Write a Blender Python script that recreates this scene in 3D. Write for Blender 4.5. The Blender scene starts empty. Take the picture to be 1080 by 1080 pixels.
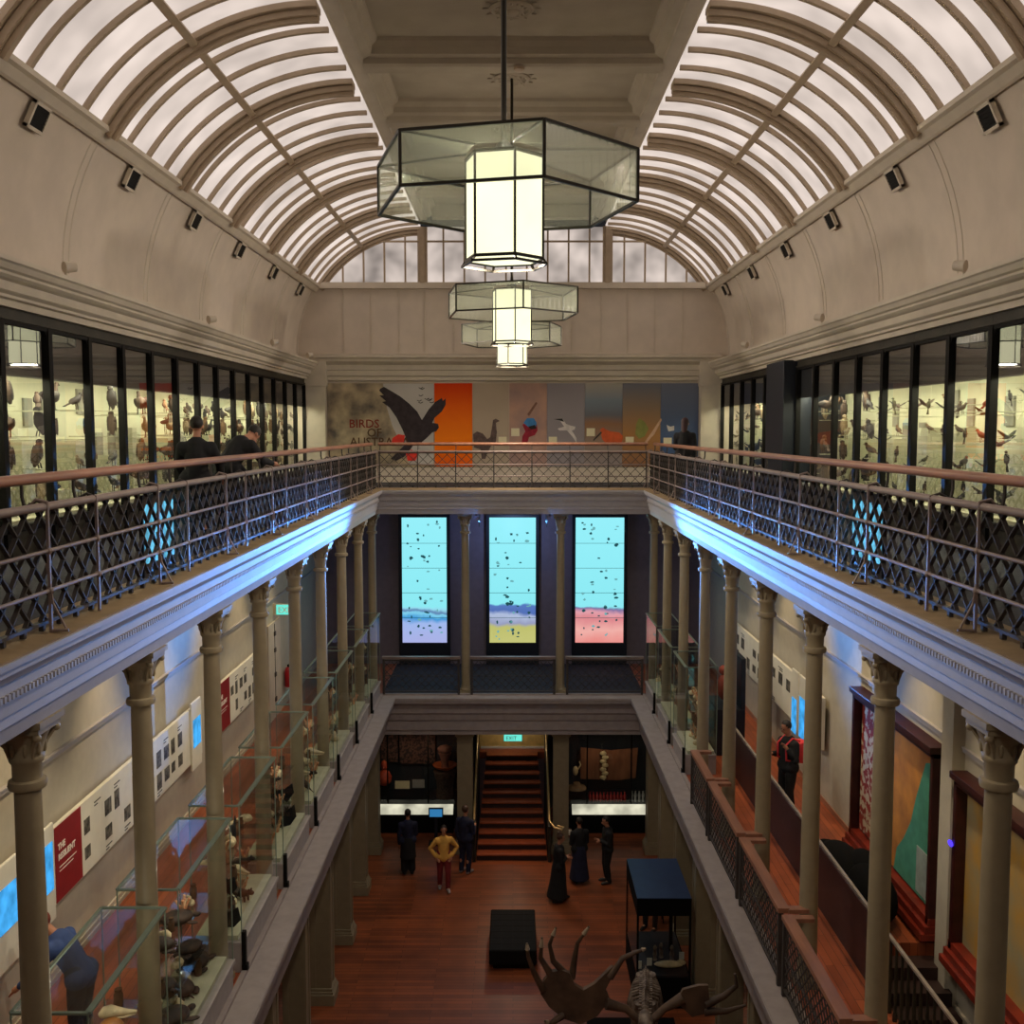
import bpy, math, random
from mathutils import Vector, Matrix, Euler
random.seed(7)
PI = math.pi
sc = bpy.context.scene
COL = sc.collection
Z0 = 11.3            # height of the eye above the ground floor; all coordinates below are relative to the eye
# ------------------------------------------------------------------ mesh helper
class MB:
    def __init__(s): s.v = []; s.f = []; s.m = []; s.cm = 0
    def add(s, vs, fs):
        n = len(s.v); s.v += [tuple(p) for p in vs]
        for f in fs: s.f.append(tuple(i + n for i in f)); s.m.append(s.cm)
        return s
    def box(s, x0, x1, y0, y1, z0, z1):
        if x0 > x1: x0, x1 = x1, x0
        if y0 > y1: y0, y1 = y1, y0
        if z0 > z1: z0, z1 = z1, z0
        return s.add([(x0,y0,z0),(x1,y0,z0),(x1,y1,z0),(x0,y1,z0),(x0,y0,z1),(x1,y0,z1),(x1,y1,z1),(x0,y1,z1)],
                     [(0,3,2,1),(4,5,6,7),(0,1,5,4),(1,2,6,5),(2,3,7,6),(3,0,4,7)])
    def bar(s, a, b, w, d, up=(0,0,1)):
        a = Vector(a); b = Vector(b); t = (b - a)
        if t.length < 1e-6: return s
        t.normalize(); u = Vector(up)
        if abs(t.dot(u)) > .95: u = Vector((1,0,0)) if abs(t.x) < .9 else Vector((0,1,0))
        r = t.cross(u).normalized(); u = r.cross(t).normalized()
        r = r * w / 2; u = u * d / 2; P = []
        for p in (a, b): P += [p - r - u, p + r - u, p + r + u, p - r + u]
        return s.add(P, [(0,1,2,3),(7,6,5,4),(0,4,5,1),(1,5,6,2),(2,6,7,3),(3,7,4,0)])
    def path(s, pts, r, n=8, closed=False):
        pts = [Vector(p) for p in pts]; rs = r if isinstance(r, (list, tuple)) else [r] * len(pts)
        N = len(pts); base = len(s.v); ref = None; V = []
        for i, p in enumerate(pts):
            if closed: t = pts[(i+1) % N] - pts[i-1]
            else: t = pts[min(i+1, N-1)] - pts[max(i-1, 0)]
            t.normalize()
            if ref is None:
                ref = Vector((0,0,1)) if abs(t.z) < .9 else Vector((1,0,0))
            a = (ref - t * ref.dot(t)).normalized(); b = t.cross(a); ref = a
            for k in range(n):
                q = 2*PI*k/n; V.append(p + (a*math.cos(q) + b*math.sin(q)) * rs[i])
        F = []
        for i in range(N if closed else N-1):
            j = (i+1) % N
            for k in range(n):
                l = (k+1) % n; F.append((i*n+k, i*n+l, j*n+l, j*n+k))
        if not closed:
            F.append(tuple(range(n-1, -1, -1))); F.append(tuple((N-1)*n + k for k in range(n)))
        return s.add(V, F)
    def lathe(s, prof, c=(0,0,0), n=20, sq=False):
        V = []; F = []
        off = PI/4 if n == 4 else 0
        for r, z in prof:
            for k in range(n):
                q = 2*PI*k/n + off; V.append((c[0]+r*math.cos(q), c[1]+r*math.sin(q), c[2]+z))
        for i in range(len(prof)-1):
            for k in range(n):
                l = (k+1) % n; F.append((i*n+k, i*n+l, (i+1)*n+l, (i+1)*n+k))
        F.append(tuple(range(n-1, -1, -1))); F.append(tuple((len(prof)-1)*n + k for k in range(n)))
        return s.add(V, F)
    def ball(s, c, r, nu=10, nv=7, rot=None):
        if not isinstance(r, (list, tuple)): r = (r, r, r)
        M = Euler(rot).to_matrix() if rot else None; V = []; F = []
        for j in range(1, nv):
            ph = PI*j/nv
            for i in range(nu):
                q = 2*PI*i/nu
                p = Vector((r[0]*math.sin(ph)*math.cos(q), r[1]*math.sin(ph)*math.sin(q), r[2]*math.cos(ph)))
                if M: p = M @ p
                V.append(p + Vector(c))
        t = Vector((0,0,r[2])); b = -t
        if M: t = M @ t; b = M @ b
        V += [t + Vector(c), b + Vector(c)]; T = len(V)-2; B = T+1
        for j in range(nv-2):
            for i in range(nu):
                k = (i+1) % nu; F.append((j*nu+i, (j+1)*nu+i, (j+1)*nu+k, j*nu+k))
        for i in range(nu):
            k = (i+1) % nu; F.append((T, i, k)); F.append((B, (nv-2)*nu+k, (nv-2)*nu+i))
        return s.add(V, F)
    def ext(s, poly, a0, a1, ax='y'):
        """extrude a 2D polygon: ax y -> poly is (x,z); ax x -> (y,z); ax z -> (x,y)"""
        def P(p, a): return {'y': (p[0], a, p[1]), 'x': (a, p[0], p[1]), 'z': (p[0], p[1], a)}[ax]
        n = len(poly); V = [P(p, a0) for p in poly] + [P(p, a1) for p in poly]
        F = [tuple(range(n)), tuple(range(2*n-1, n-1, -1))]
        for i in range(n): j = (i+1) % n; F.append((i, n+i, n+j, j))
        return s.add(V, F)
    def quad(s, a, b, c, d): return s.add([a, b, c, d], [(0,1,2,3)])
    def mesh(s, name, off=(0,0,0), smooth=False, mats=()):
        me = bpy.data.meshes.new(name)
        me.from_pydata([(p[0]-off[0], p[1]-off[1], p[2]-off[2]) for p in s.v], [], s.f)
        import bmesh
        bm = bmesh.new(); bm.from_mesh(me); bmesh.ops.recalc_face_normals(bm, faces=bm.faces); bm.to_mesh(me); bm.free()
        for m in mats: me.materials.append(m)
        if any(s.m): me.polygons.foreach_set('material_index', s.m)
        if smooth:
            me.polygons.foreach_set('use_smooth', [True]*len(me.polygons))
            try: me.set_sharp_from_angle(angle=math.radians(50))
            except Exception: pass
        me.update(); return me
def rc(n):
    """mirror helper: x sign"""
    return n
ROOTLOC = {}
def tag(o, label=None, cat=None, group=None, kind=None):
    if label: o['label'] = label
    if cat: o['category'] = cat
    if group: o['group'] = group
    if kind: o['kind'] = kind
    return o
def thing(name, label, cat, loc, group=None):
    o = bpy.data.objects.new(name, None); COL.objects.link(o); o.empty_display_size = .1
    o.location = (loc[0], loc[1], loc[2]+Z0); ROOTLOC[o] = tuple(loc)
    return tag(o, label, cat, group)
def L(m): return m if isinstance(m, (list, tuple)) else [m]
def part(root, name, mb, mat, smooth=False, label=None, bevel=0, sub=False):
    off = ROOTLOC[root]
    o = bpy.data.objects.new(name, mb.mesh(name, off, smooth, L(mat))); COL.objects.link(o); o.parent = root
    ROOTLOC[o] = off
    if label: o['label'] = label
    if bevel:
        b = o.modifiers.new('bevel', 'BEVEL'); b.width = bevel; b.segments = 2; b.limit_method = 'ANGLE'
    return o
def solo(name, mb, mat, label, cat, group=None, smooth=False, bevel=0, kind=None):
    xs = [p[0] for p in mb.v]; ys = [p[1] for p in mb.v]; zs = [p[2] for p in mb.v]
    off = ((min(xs)+max(xs))/2, (min(ys)+max(ys))/2, min(zs))
    o = bpy.data.objects.new(name, mb.mesh(name, off, smooth, L(mat))); COL.objects.link(o)
    o.location = (off[0], off[1], off[2]+Z0); ROOTLOC[o] = off
    if bevel:
        b = o.modifiers.new('bevel', 'BEVEL'); b.width = bevel; b.segments = 2; b.limit_method = 'ANGLE'
    return tag(o, label, cat, group, kind)
def struct(name, mb, mat, smooth=False):
    o = bpy.data.objects.new(name, mb.mesh(name, (0,0,0), smooth, L(mat))); COL.objects.link(o)
    o.location = (0,0,Z0); ROOTLOC[o] = (0,0,0); o['kind'] = 'structure'; return o
def copy_tree(o, parent=None):
    c = o.copy(); COL.objects.link(c)
    if parent: c.parent = parent
    for ch in list(KIDS.get(o, [])): copy_tree(ch, c)
    return c
KIDS = {}
def freeze(o):
    KIDS[o] = list(o.children)
    for c in o.children: freeze(c)
def place(o, loc, rz=0, scale=1, label=None, group=None, rx=0, ry=0):
    o.location = (loc[0], loc[1], loc[2]+Z0); o.rotation_euler = (rx, ry, rz)
    o.scale = (scale,)*3 if not isinstance(scale, (list, tuple)) else scale
    if label: o['label'] = label
    if group: o['group'] = group
    return o
# ------------------------------------------------------------------ materials
def lin(c):
    return tuple((x/255/12.92 if x/255 <= .04045 else ((x/255+.055)/1.055)**2.4) for x in c)
MATS = {}
def mat(name, col, rough=.6, metal=0, var=.12, scale=6, emit=0, ecol=None, bump=0, bscale=40, col2=None, stretch=None, spec=None, thr=(.35,.65)):
    m = bpy.data.materials.new(name); m.use_nodes = True; nt = m.node_tree; N = nt.nodes; K = nt.links
    b = N['Principled BSDF']; b.inputs['Roughness'].default_value = rough; b.inputs['Metallic'].default_value = metal
    if spec is not None: b.inputs['Specular IOR Level'].default_value = spec
    c = lin(col)
    tc = N.new('ShaderNodeTexCoord'); mp = N.new('ShaderNodeMapping'); K.new(tc.outputs['Object'], mp.inputs['Vector'])
    if stretch: mp.inputs['Scale'].default_value = stretch
    nz = N.new('ShaderNodeTexNoise'); nz.inputs['Scale'].default_value = scale; nz.inputs['Detail'].default_value = 4
    K.new(mp.outputs[0], nz.inputs['Vector'])
    rp = N.new('ShaderNodeValToRGB'); K.new(nz.outputs['Fac'], rp.inputs['Fac'])
    rp.color_ramp.elements[0].position = thr[0]; rp.color_ramp.elements[1].position = thr[1]
    c2 = lin(col2) if col2 else tuple(x*(1-var) for x in c)
    rp.color_ramp.elements[0].color = (*c2, 1); rp.color_ramp.elements[1].color = (*(tuple(min(1, x*(1+var)) for x in c) if not col2 else c), 1)
    K.new(rp.outputs[0], b.inputs['Base Color'])
    if emit:
        b.inputs['Emission Strength'].default_value = emit
        if ecol: b.inputs['Emission Color'].default_value = (*lin(ecol), 1)
        else: K.new(rp.outputs[0], b.inputs['Emission Color'])
    if bump:
        n2 = N.new('ShaderNodeTexNoise'); n2.inputs['Scale'].default_value = bscale; K.new(mp.outputs[0], n2.inputs['Vector'])
        bp = N.new('ShaderNodeBump'); bp.inputs['Strength'].default_value = bump; bp.inputs['Distance'].default_value = .02
        K.new(n2.outputs['Fac'], bp.inputs['Height']); K.new(bp.outputs[0], b.inputs['Normal'])
    MATS[name] = m; return m
def glassmat(name, tint=(1,1,1), refl=.12, rough=.02, white=0, fk=.55, wcol=(200,205,200)):
    m = bpy.data.materials.new(name); m.use_nodes = True; nt = m.node_tree; N = nt.nodes; K = nt.links; N.clear()
    out = N.new('ShaderNodeOutputMaterial'); tr = N.new('ShaderNodeBsdfTransparent'); tr.inputs[0].default_value = (*tint, 1)
    gl = N.new('ShaderNodeBsdfGlossy'); gl.inputs['Roughness'].default_value = rough
    lw = N.new('ShaderNodeLayerWeight'); lw.inputs['Blend'].default_value = .28
    mu = N.new('ShaderNodeMath'); mu.operation = 'MULTIPLY_ADD'; mu.inputs[1].default_value = fk; mu.inputs[2].default_value = refl
    K.new(lw.outputs['Fresnel'], mu.inputs[0])
    mx = N.new('ShaderNodeMixShader'); K.new(mu.outputs[0], mx.inputs[0]); K.new(tr.outputs[0], mx.inputs[1]); K.new(gl.outputs[0], mx.inputs[2])
    last = mx
    if white:
        tc = N.new('ShaderNodeTexCoord'); wv = N.new('ShaderNodeTexWave'); wv.inputs['Scale'].default_value = 16; wv.bands_direction = 'DIAGONAL'
        mpz = N.new('ShaderNodeMapping'); mpz.inputs['Scale'].default_value = (1,1,0); K.new(tc.outputs['Object'], mpz.inputs[0]); K.new(mpz.outputs[0], wv.inputs['Vector'])
        bp = N.new('ShaderNodeBump'); bp.inputs['Strength'].default_value = .5; bp.inputs['Distance'].default_value = .02; K.new(wv.outputs['Fac'], bp.inputs['Height'])
        K.new(bp.outputs[0], gl.inputs['Normal'])
        ad = N.new('ShaderNodeMixShader'); df = N.new('ShaderNodeBsdfTranslucent'); df.inputs[0].default_value = (*lin(wcol), 1)
        d2 = N.new('ShaderNodeBsdfDiffuse'); d2.inputs[0].default_value = (*lin(wcol), 1)
        m2 = N.new('ShaderNodeMixShader'); m2.inputs[0].default_value = .5; K.new(df.outputs[0], m2.inputs[1]); K.new(d2.outputs[0], m2.inputs[2])
        ad.inputs[0].default_value = white; K.new(mx.outputs[0], ad.inputs[1]); K.new(m2.outputs[0], ad.inputs[2]); last = ad
    K.new(last.outputs[0], out.inputs[0]); MATS[name] = m; return m
def emitmat(name, col, strength, var=.0, scale=3):
    m = bpy.data.materials.new(name); m.use_nodes = True; nt = m.node_tree; N = nt.nodes; K = nt.links; N.clear()
    out = N.new('ShaderNodeOutputMaterial'); e = N.new('ShaderNodeEmission'); e.inputs[0].default_value = (*lin(col), 1); e.inputs[1].default_value = strength
    K.new(e.outputs[0], out.inputs[0])
    if var:
        tc = N.new('ShaderNodeTexCoord'); nz = N.new('ShaderNodeTexNoise'); nz.inputs['Scale'].default_value = scale; K.new(tc.outputs['Object'], nz.inputs[0])
        mr = N.new('ShaderNodeMapRange'); mr.inputs[1].default_value = .3; mr.inputs[2].default_value = .7
        mr.inputs[3].default_value = strength*(1-var); mr.inputs[4].default_value = strength*(1+var)
        K.new(nz.outputs['Fac'], mr.inputs[0]); K.new(mr.outputs[0], e.inputs[1])
    MATS[name] = m; return m
def printmat(name, stops, axis=2, lo=0, hi=1, noise=.25, nscale=2.5, emit=0, rough=.8, tint2=None):
    """printed picture: bands of colour along one axis, broken up with noise"""
    m = bpy.data.materials.new(name); m.use_nodes = True; nt = m.node_tree; N = nt.nodes; K = nt.links
    b = N['Principled BSDF']; b.inputs['Roughness'].default_value = rough; b.inputs['Specular IOR Level'].default_value = .1
    tc = N.new('ShaderNodeTexCoord'); sp = N.new('ShaderNodeSeparateXYZ'); K.new(tc.outputs['Object'], sp.inputs[0])
    mr = N.new('ShaderNodeMapRange'); mr.inputs[1].default_value = lo; mr.inputs[2].default_value = hi; K.new(sp.outputs[axis], mr.inputs[0])
    nz = N.new('ShaderNodeTexNoise'); nz.inputs['Scale'].default_value = nscale; nz.inputs['Detail'].default_value = 5; K.new(tc.outputs['Object'], nz.inputs['Vector'])
    ma = N.new('ShaderNodeMath'); ma.operation = 'MULTIPLY_ADD'; K.new(nz.outputs['Fac'], ma.inputs[0]); ma.inputs[1].default_value = noise; K.new(mr.outputs[0], ma.inputs[2])
    sb = N.new('ShaderNodeMath'); sb.operation = 'SUBTRACT'; K.new(ma.outputs[0], sb.inputs[0]); sb.inputs[1].default_value = noise/2
    rp = N.new('ShaderNodeValToRGB'); K.new(sb.outputs[0], rp.inputs[0]); el = rp.color_ramp.elements
    el[0].position = stops[0][0]; el[0].color = (*lin(stops[0][1]), 1); el[1].position = stops[-1][0]; el[1].color = (*lin(stops[-1][1]), 1)
    for p, c in stops[1:-1]: e = el.new(p); e.color = (*lin(c), 1)
    K.new(rp.outputs[0], b.inputs['Base Color'])
    if emit:
        K.new(rp.outputs[0], b.inputs['Emission Color']); b.inputs['Emission Strength'].default_value = emit
        b.inputs['Base Color'].default_value = (.02,.02,.02,1); nt.links.remove(b.inputs['Base Color'].links[0])
    MATS[name] = m; return m
def woodfloor(name, c1, c2, w=.13, ax=0, rough=.35):
    m = bpy.data.materials.new(name); m.use_nodes = True; nt = m.node_tree; N = nt.nodes; K = nt.links
    b = N['Principled BSDF']; b.inputs['Roughness'].default_value = rough
    tc = N.new('ShaderNodeTexCoord'); mp = N.new('ShaderNodeMapping'); K.new(tc.outputs['Object'], mp.inputs[0])
    if ax: mp.inputs['Rotation'].default_value = (0,0,PI/2)
    br = N.new('ShaderNodeTexBrick'); br.inputs['Scale'].default_value = 1; br.inputs['Brick Width'].default_value = 1.6; br.inputs['Row Height'].default_value = w
    br.inputs['Mortar Size'].default_value = .004; br.inputs['Color1'].default_value = (*lin(c1), 1); br.inputs['Color2'].default_value = (*lin(c2), 1)
    br.inputs['Mortar'].default_value = (*[x*.35 for x in lin(c2)], 1); K.new(mp.outputs[0], br.inputs['Vector'])
    nz = N.new('ShaderNodeTexNoise'); nz.inputs['Scale'].default_value = 1.4; nz.inputs['Detail'].default_value = 6; K.new(mp.outputs[0], nz.inputs[0])
    mx = N.new('ShaderNodeMix'); mx.data_type = 'RGBA'; mx.blend_type = 'MULTIPLY'; mx.inputs[0].default_value = .6
    rp = N.new('ShaderNodeValToRGB'); rp.color_ramp.elements[0].color = (.55,.55,.55,1); rp.color_ramp.elements[1].color = (1.15,1.1,1.05,1); rp.color_ramp.elements[0].position = .35; rp.color_ramp.elements[1].position = .65
    K.new(nz.outputs[0], rp.inputs[0]); K.new(br.outputs[0], mx.inputs[6]); K.new(rp.outputs[0], mx.inputs[7]); K.new(mx.outputs[2], b.inputs['Base Color'])
    MATS[name] = m; return m
M_plaster = mat('cream plaster', (204,190,174), .75, var=.05, scale=2)
M_trim = mat('cream paint trim', (200,188,170), .55, var=.05, scale=3)
M_ceil = mat('ceiling plaster', (160,148,130), .8, var=.06, scale=2)
M_rib = mat('skylight rib paint', (168,148,124), .55, var=.06)
M_pane = emitmat('lit skylight glass', (243,226,215), .84, .2, 1.1)
M_pane2 = emitmat('dim skylight glass', (236,220,210), .62, .5, 1.1)
M_colm = mat('stone coloured column paint', (154,139,112), .5, var=.06)
M_pil = mat('pillar paint', (138,126,102), .5, var=.06)
M_cornice = mat('gallery cornice paint', (168,163,166), .5, var=.04)
M_ledge = mat('dusty tan ledge', (135,112,82), .85, var=.2, scale=2.5)
M_wallg = mat('gallery wall paint', (184,176,160), .75, var=.04)
M_wallback = mat('mauve grey wall paint', (118,108,118), .7, var=.06)
M_wallgrey = mat('dark grey wall paint', (70,64,66), .75, var=.08)
M_iron = mat('dark painted iron', (66,60,58), .6, 0, var=.15, spec=.25)
M_iron2 = mat('grey iron rail', (132,114,108), .42, .1, var=.1)
M_wood = mat('polished handrail wood', (156,108,86), .35, var=.2, scale=9, stretch=(1,.15,1))
M_dwood = mat('dark case wood', (48,44,34), .5, var=.35, scale=4, spec=.3)
M_frame = mat('black case frame', (16,14,12), .6, var=.2, spec=.15)
M_navy = mat('navy board', (14,22,36), .5, var=.1)
M_cream = mat('cream case backing', (206,204,172), .85, var=.06, scale=1.2)
M_cream2 = mat('pale grey case block', (188,186,158), .85, var=.06)
M_cream3 = mat('grey green case panel', (140,138,122), .85, var=.1)
M_peach = mat('orange tinted case panel', (222,150,112), .85, var=.1)
M_black = mat('matt black', (9,9,10), .9, var=.1, spec=.15)
M_dark = mat('dark charcoal panel', (34,33,40), .6, var=.15)
M_carpet = mat('dark carpet', (44,42,50), .9, var=.25, scale=20)
M_floor = woodfloor('red brown floorboards', (150,80,46), (118,62,38), .11, 0, .38)
M_floor1 = woodfloor('gallery floorboards', (176,92,56), (150,76,48), .11, 1, .42)
M_white = mat('white board', (226,222,208), .7, var=.03)
M_red = mat('dark red panel', (140,18,28), .6, var=.06)
M_blk = mat('printed black photographs', (40,38,36), .7, var=.5, scale=14, col2=(120,116,106))
M_ink = mat('dark ink', (38,34,32), .8, var=.1)
M_wink = mat('white lettering', (235,225,215), .8, var=.02)
M_gold = mat('ochre canvas', (206,136,44), .8, scale=2.2, col2=(160,100,36))
M_green = mat('sea green canvas', (70,140,112), .8, var=.12)
M_frameR = mat('mahogany frame', (120,38,24), .38, var=.25, scale=5)
M_frameD = mat('dark mahogany frame side', (58,22,20), .4, var=.25)
M_dots = mat('red and white dot canvas', (196,178,150), .8, scale=9, col2=(140,38,26), thr=(.48,.53))
M_yell = mat('mustard canvas', (184,138,48), .8, scale=1.8, col2=(150,140,108))
M_bone = mat('old bone', (206,188,150), .6, var=.2, scale=8)
M_antler = mat('brown antler', (108,84,66), .6, scale=3, col2=(70,54,44))
M_tip = mat('pale antler tip', (176,156,132), .55, var=.15)
M_vert = mat('grey brown fossil bone', (150,134,120), .6, scale=7, col2=(88,72,62))
M_coral = mat('orange coral', (206,120,70), .7, scale=9, col2=(230,190,150))
M_brown = mat('brown specimen', (74,52,38), .7, scale=9, col2=(40,28,24))
M_jar = mat('dark specimen jar', (96,70,52), .25, var=.3)
M_skin = mat('skin', (176,122,96), .6, var=.05)
M_hair = mat('dark hair', (26,18,14), .6, var=.3, scale=20)
M_hairb = mat('brown hair', (70,46,32), .6, var=.3, scale=20)
M_cblk = mat('black cloth', (16,16,20), .85, var=.2)
M_cnav = mat('navy cloth', (22,26,54), .85, var=.2)
M_cblu = mat('blue cloth', (52,74,128), .85, var=.12)
M_cyel = mat('yellow cloth', (222,170,82), .85, var=.12)
M_cmar = mat('maroon cloth', (120,34,38), .85, var=.12)
M_cpnk = mat('coral red backpack cloth', (222,58,66), .75, var=.12)
M_shoe = mat('grey shoe', (140,130,130), .6, var=.1)
M_shoed = mat('black shoe', (24,22,22), .5, var=.1)
M_brass = mat('pale brass', (224,196,140), .3, .6, var=.05)
M_blueb = mat('blue case roof', (44,60,92), .35, var=.08)
M_stepT = mat('stair tread wood', (150,74,44), .4, var=.15, scale=6)
M_stepR = mat('dark stair riser', (46,26,24), .6, var=.15)
M_glass = glassmat('clear case glass', (.94,.965,.95), .02, .01, fk=.38)
M_glassU = glassmat('gallery case glass', (.96,.98,.95), .035, .012, fk=.32)
M_gedge = mat('green glass edge', (120,134,120), .3, var=.05)
M_shade = glassmat('ribbed lamp glass', (.88,.91,.86), .05, .2, white=.22, wcol=(220,226,208), fk=.4)
M_lit = emitmat('lit lamp glass', (255,250,205), 1.45, .06, 2)
M_came = mat('lamp came metal', (46,42,34), .4, .6, var=.1)
M_striplt = emitmat('case strip light', (250,246,214), 36)
M_label = mat('printed label', (225,215,180), .7, var=.04)
M_redw = mat('burgundy vessels', (150,28,30), .35, var=.3, scale=12)
M_cloth = mat('bark cloth', (140,92,66), .85, scale=4, col2=(104,66,50), stretch=(1,1,.3))
M_textl = mat('patterned textile', (92,62,56), .9, scale=16, col2=(40,30,34), thr=(.46,.54))
# ------------------------------------------------------------------ layout
XC = 3.70                                   # column line
CD = [26.7 - 2.386*k for k in range(0, 11)] # column distances
F2, F1, F0 = -1.54, -6.95, -11.3
YB = 30.0                                   # back wall
XW = 5.8
# ---- floors, slabs
mb = MB(); mb.box(-9, 9, -3, 37, F0-.2, F0); struct('floor', mb, M_floor)
for s, nm in ((-1, 'floor_gallery_left'), (1, 'floor_gallery_right')):
    mb = MB()
    if s < 0: mb.box(-XW-.1, -3.45, 2, YB+.1, F1-.3, F1)
    else:
        mb.box(3.45, 4.55, 2, YB+.1, F1-.3, F1); mb.box(4.55, XW+.1, 13.4, YB+.1, F1-.3, F1)
    struct(nm, mb, M_floor1)
mb = MB(); mb.box(-3.45, 3.45, 26.45, YB+.1, F1-.3, F1); struct('floor_gallery_far', mb, M_carpet)
# upper slab: carpet top, painted soffit
for s, nm in ((-1, 'floor_upper_left'), (1, 'floor_upper_right')):
    mb = MB(); mb.box(s*3.78, s*7.6, 2, YB+.1, F2-.06, F2); struct(nm, mb, M_carpet)
    mb = MB(); mb.box(s*3.9, s*7.6, 2, YB+.1, F2-.42, F2-.06); struct('ceiling', mb, M_wallg)
mb = MB(); mb.box(-3.78, 3.78, 26.85, YB+.1, F2-.06, F2); struct('floor_upper_far', mb, M_carpet)
mb = MB(); mb.box(-3.9, 3.9, 27.0, YB+.1, F2-.42, F2-.06); struct('ceiling', mb, M_wallback)
# ground ceiling (underside of middle gallery)
for s in (-1, 1):
    mb = MB()
    if s < 0: mb.box(-XW-.1, -3.7, 2, YB, F1-.75, F1-.3)
    else: mb.box(3.7, 4.45, 2, YB, F1-.75, F1-.3)
    struct('ceiling', mb, M_wallgrey)
mb = MB(); mb.box(-3.7, 3.7, 27.0, YB, F1-.75, F1-.3); struct('ceiling', mb, M_wallgrey)
# ---- cornice under upper gallery (profile x,z), three sides mitred
prof = [(3.95,-1.55),(3.32,-1.54),(3.32,-1.585),(3.345,-1.595),(3.345,-1.635),(3.375,-1.65),(3.40,-1.70),(3.43,-1.71),(3.43,-1.80),
        (3.455,-1.81),(3.455,-1.955),(3.48,-1.97),(3.475,-2.04),(3.50,-2.05),(3.52,-2.165),(3.92,-2.165)]
def sweepU(prof, y0, Yf, inner=3.32, d0=26.0):
    """sweep the section along left side, far side, right side; far side plane starts at d0"""
    m = MB(); n = len(prof); V = []
    for x, z in prof: V.append((-x, y0, z))
    for x, z in prof: V.append((-x, d0 + (x-inner), z))
    for x, z in prof: V.append((x, d0 + (x-inner), z))
    for x, z in prof: V.append((x, y0, z))
    F = []
    for k in range(3):
        for i in range(n):
            j = (i+1) % n; F.append((k*n+i, k*n+j, (k+1)*n+j, (k+1)*n+i))
    F.append(tuple(range(n))); F.append(tuple(range(4*n-1, 3*n-1, -1)))
    m.add(V, F); return m
m = sweepU(prof, 2, 26)
cor = struct('trim_1', m, M_cornice)
mb = MB()
y = 5.4
while y < 26.0:
    for s in (-1, 1): mb.box(s*3.405, s*3.45, y, y+.03, -1.835, -1.79)
    y += .058
x = -3.38
while x < 3.4:
    mb.box(x, x+.03, 26.09, 26.13, -1.835, -1.79); x += .058
part(cor, 'dentil_course', mb, M_cornice)
# tan ledge on top of the cornice
lp = [(3.34,-1.545),(3.34,-1.53),(3.80,-1.50),(3.80,-1.545)]
struct('trim_2', sweepU(lp, 2, 26), M_ledge)
# ---- middle gallery edge
prof1 = [(3.9,F1-.1),(3.05,F1+.0),(3.05,F1-.05),(3.07,F1-.06),(3.07,F1-.13),(3.22,F1-.16),(3.22,F1-.42),(3.26,F1-.46),(3.28,F1-.62),(3.32,F1-.64),(3.32,F1-.90),(3.36,F1-.92),(3.36,F1-1.03),(3.92,F1-1.03)]
prof1 = [(3.6,F1-.02)] + prof1[1:]
M_edge1 = mat('grey ledge paint', (158,148,146), .6, var=.08)
struct('trim_3', sweepU(prof1, 2, 26, 3.05, 26.0), M_edge1)
M_ledgeL = mat('pale ledge top', (152,140,136), .6, var=.08)
lp = [(3.06,F1-.01),(3.06,F1+.012),(3.40,F1+.012),(3.40,F1+.05),(3.47,F1+.05),(3.47,F1-.01)]
struct('trim_4', sweepU(lp, 2, 26, 3.05, 26.0), M_ledgeL)
# ---- walls
mb = MB(); mb.box(-XW-.2, -XW, 2, YB+.2, F1-.3, F2-.4); struct('wall_left', mb, M_wallg)
mb = MB(); mb.box(XW, XW+.2, 2, YB+.2, -10, F2-.4); struct('wall_right', mb, M_wallg)
mb = MB(); mb.box(-6.2, 6.2, YB, YB+.2, F1-.3, F2-.4); struct('wall_back', mb, M_wallback)
mb = MB(); mb.box(-7.6, 7.6, YB, YB+.2, F2-.4, 4.15); struct('wall_back_upper', mb, M_plaster)
mb = MB(); mb.box(-7.6, -7.4, 2, YB, F0, F1-.3); mb.box(7.4, 7.6, 2, YB, F0, F1-.3); struct('wall_ground_sides', mb, M_wallgrey)
mb = MB(); mb.box(-7.6, -1.05, YB-.1, YB+.1, F0, F1-.3); mb.box(1.05, 7.6, YB-.1, YB+.1, F0, F1-.3); mb.box(-1.05, 1.05, YB-.1, YB+.1, -8.6, F1-.3)
struct('wall_ground_back', mb, M_wallgrey)
# near end closing wall behind the viewer
mb = MB(); mb.box(-8, 8, -3.2, -3.0, F0, 7.0); struct('wall_near', mb, M_plaster)
mb = MB(); mb.box(-7.6, 7.6, -3, 2.0, F2-.3, F2); struct('floor_upper_near', mb, M_carpet)
# picture rail and skirtings
for s, nm in ((-1, 'trim_5'), (1, 'trim_6')):
    mb = MB(); mb.box(s*(XW-.035), s*XW, 2, YB, -4.12, -4.07); mb.box(s*(XW-.05), s*XW, 2, YB, -4.07, -4.05)
    struct(nm, mb, M_cornice)
mb = MB(); mb.box(-XW, -XW+.03, 2, YB, F1, F1+.16); mb.box(-XW, -XW+.045, 2, YB, F1+.07, F1+.09); struct('baseboard_left', mb, M_trim)
mb = MB(); mb.box(XW-.02, XW, 13.4, YB, F1, F1+.1); struct('baseboard_right', mb, M_wood)
mb = MB(); mb.box(XW-.05, XW, 2, 13.4, -7.75, -7.58); mb.box(XW-.04, XW, 2, 13.4, -7.62, F1-.55); struct('trim_7', mb, M_trim)
# pilasters on the right gallery wall by the pictures
for i, yy in enumerate((13.02,)):
    mb = MB(); mb.box(XW-.16, XW, yy-.17, yy+.17, -9.5, F2-.42); struct('trim_8', mb, M_wallg)
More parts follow.
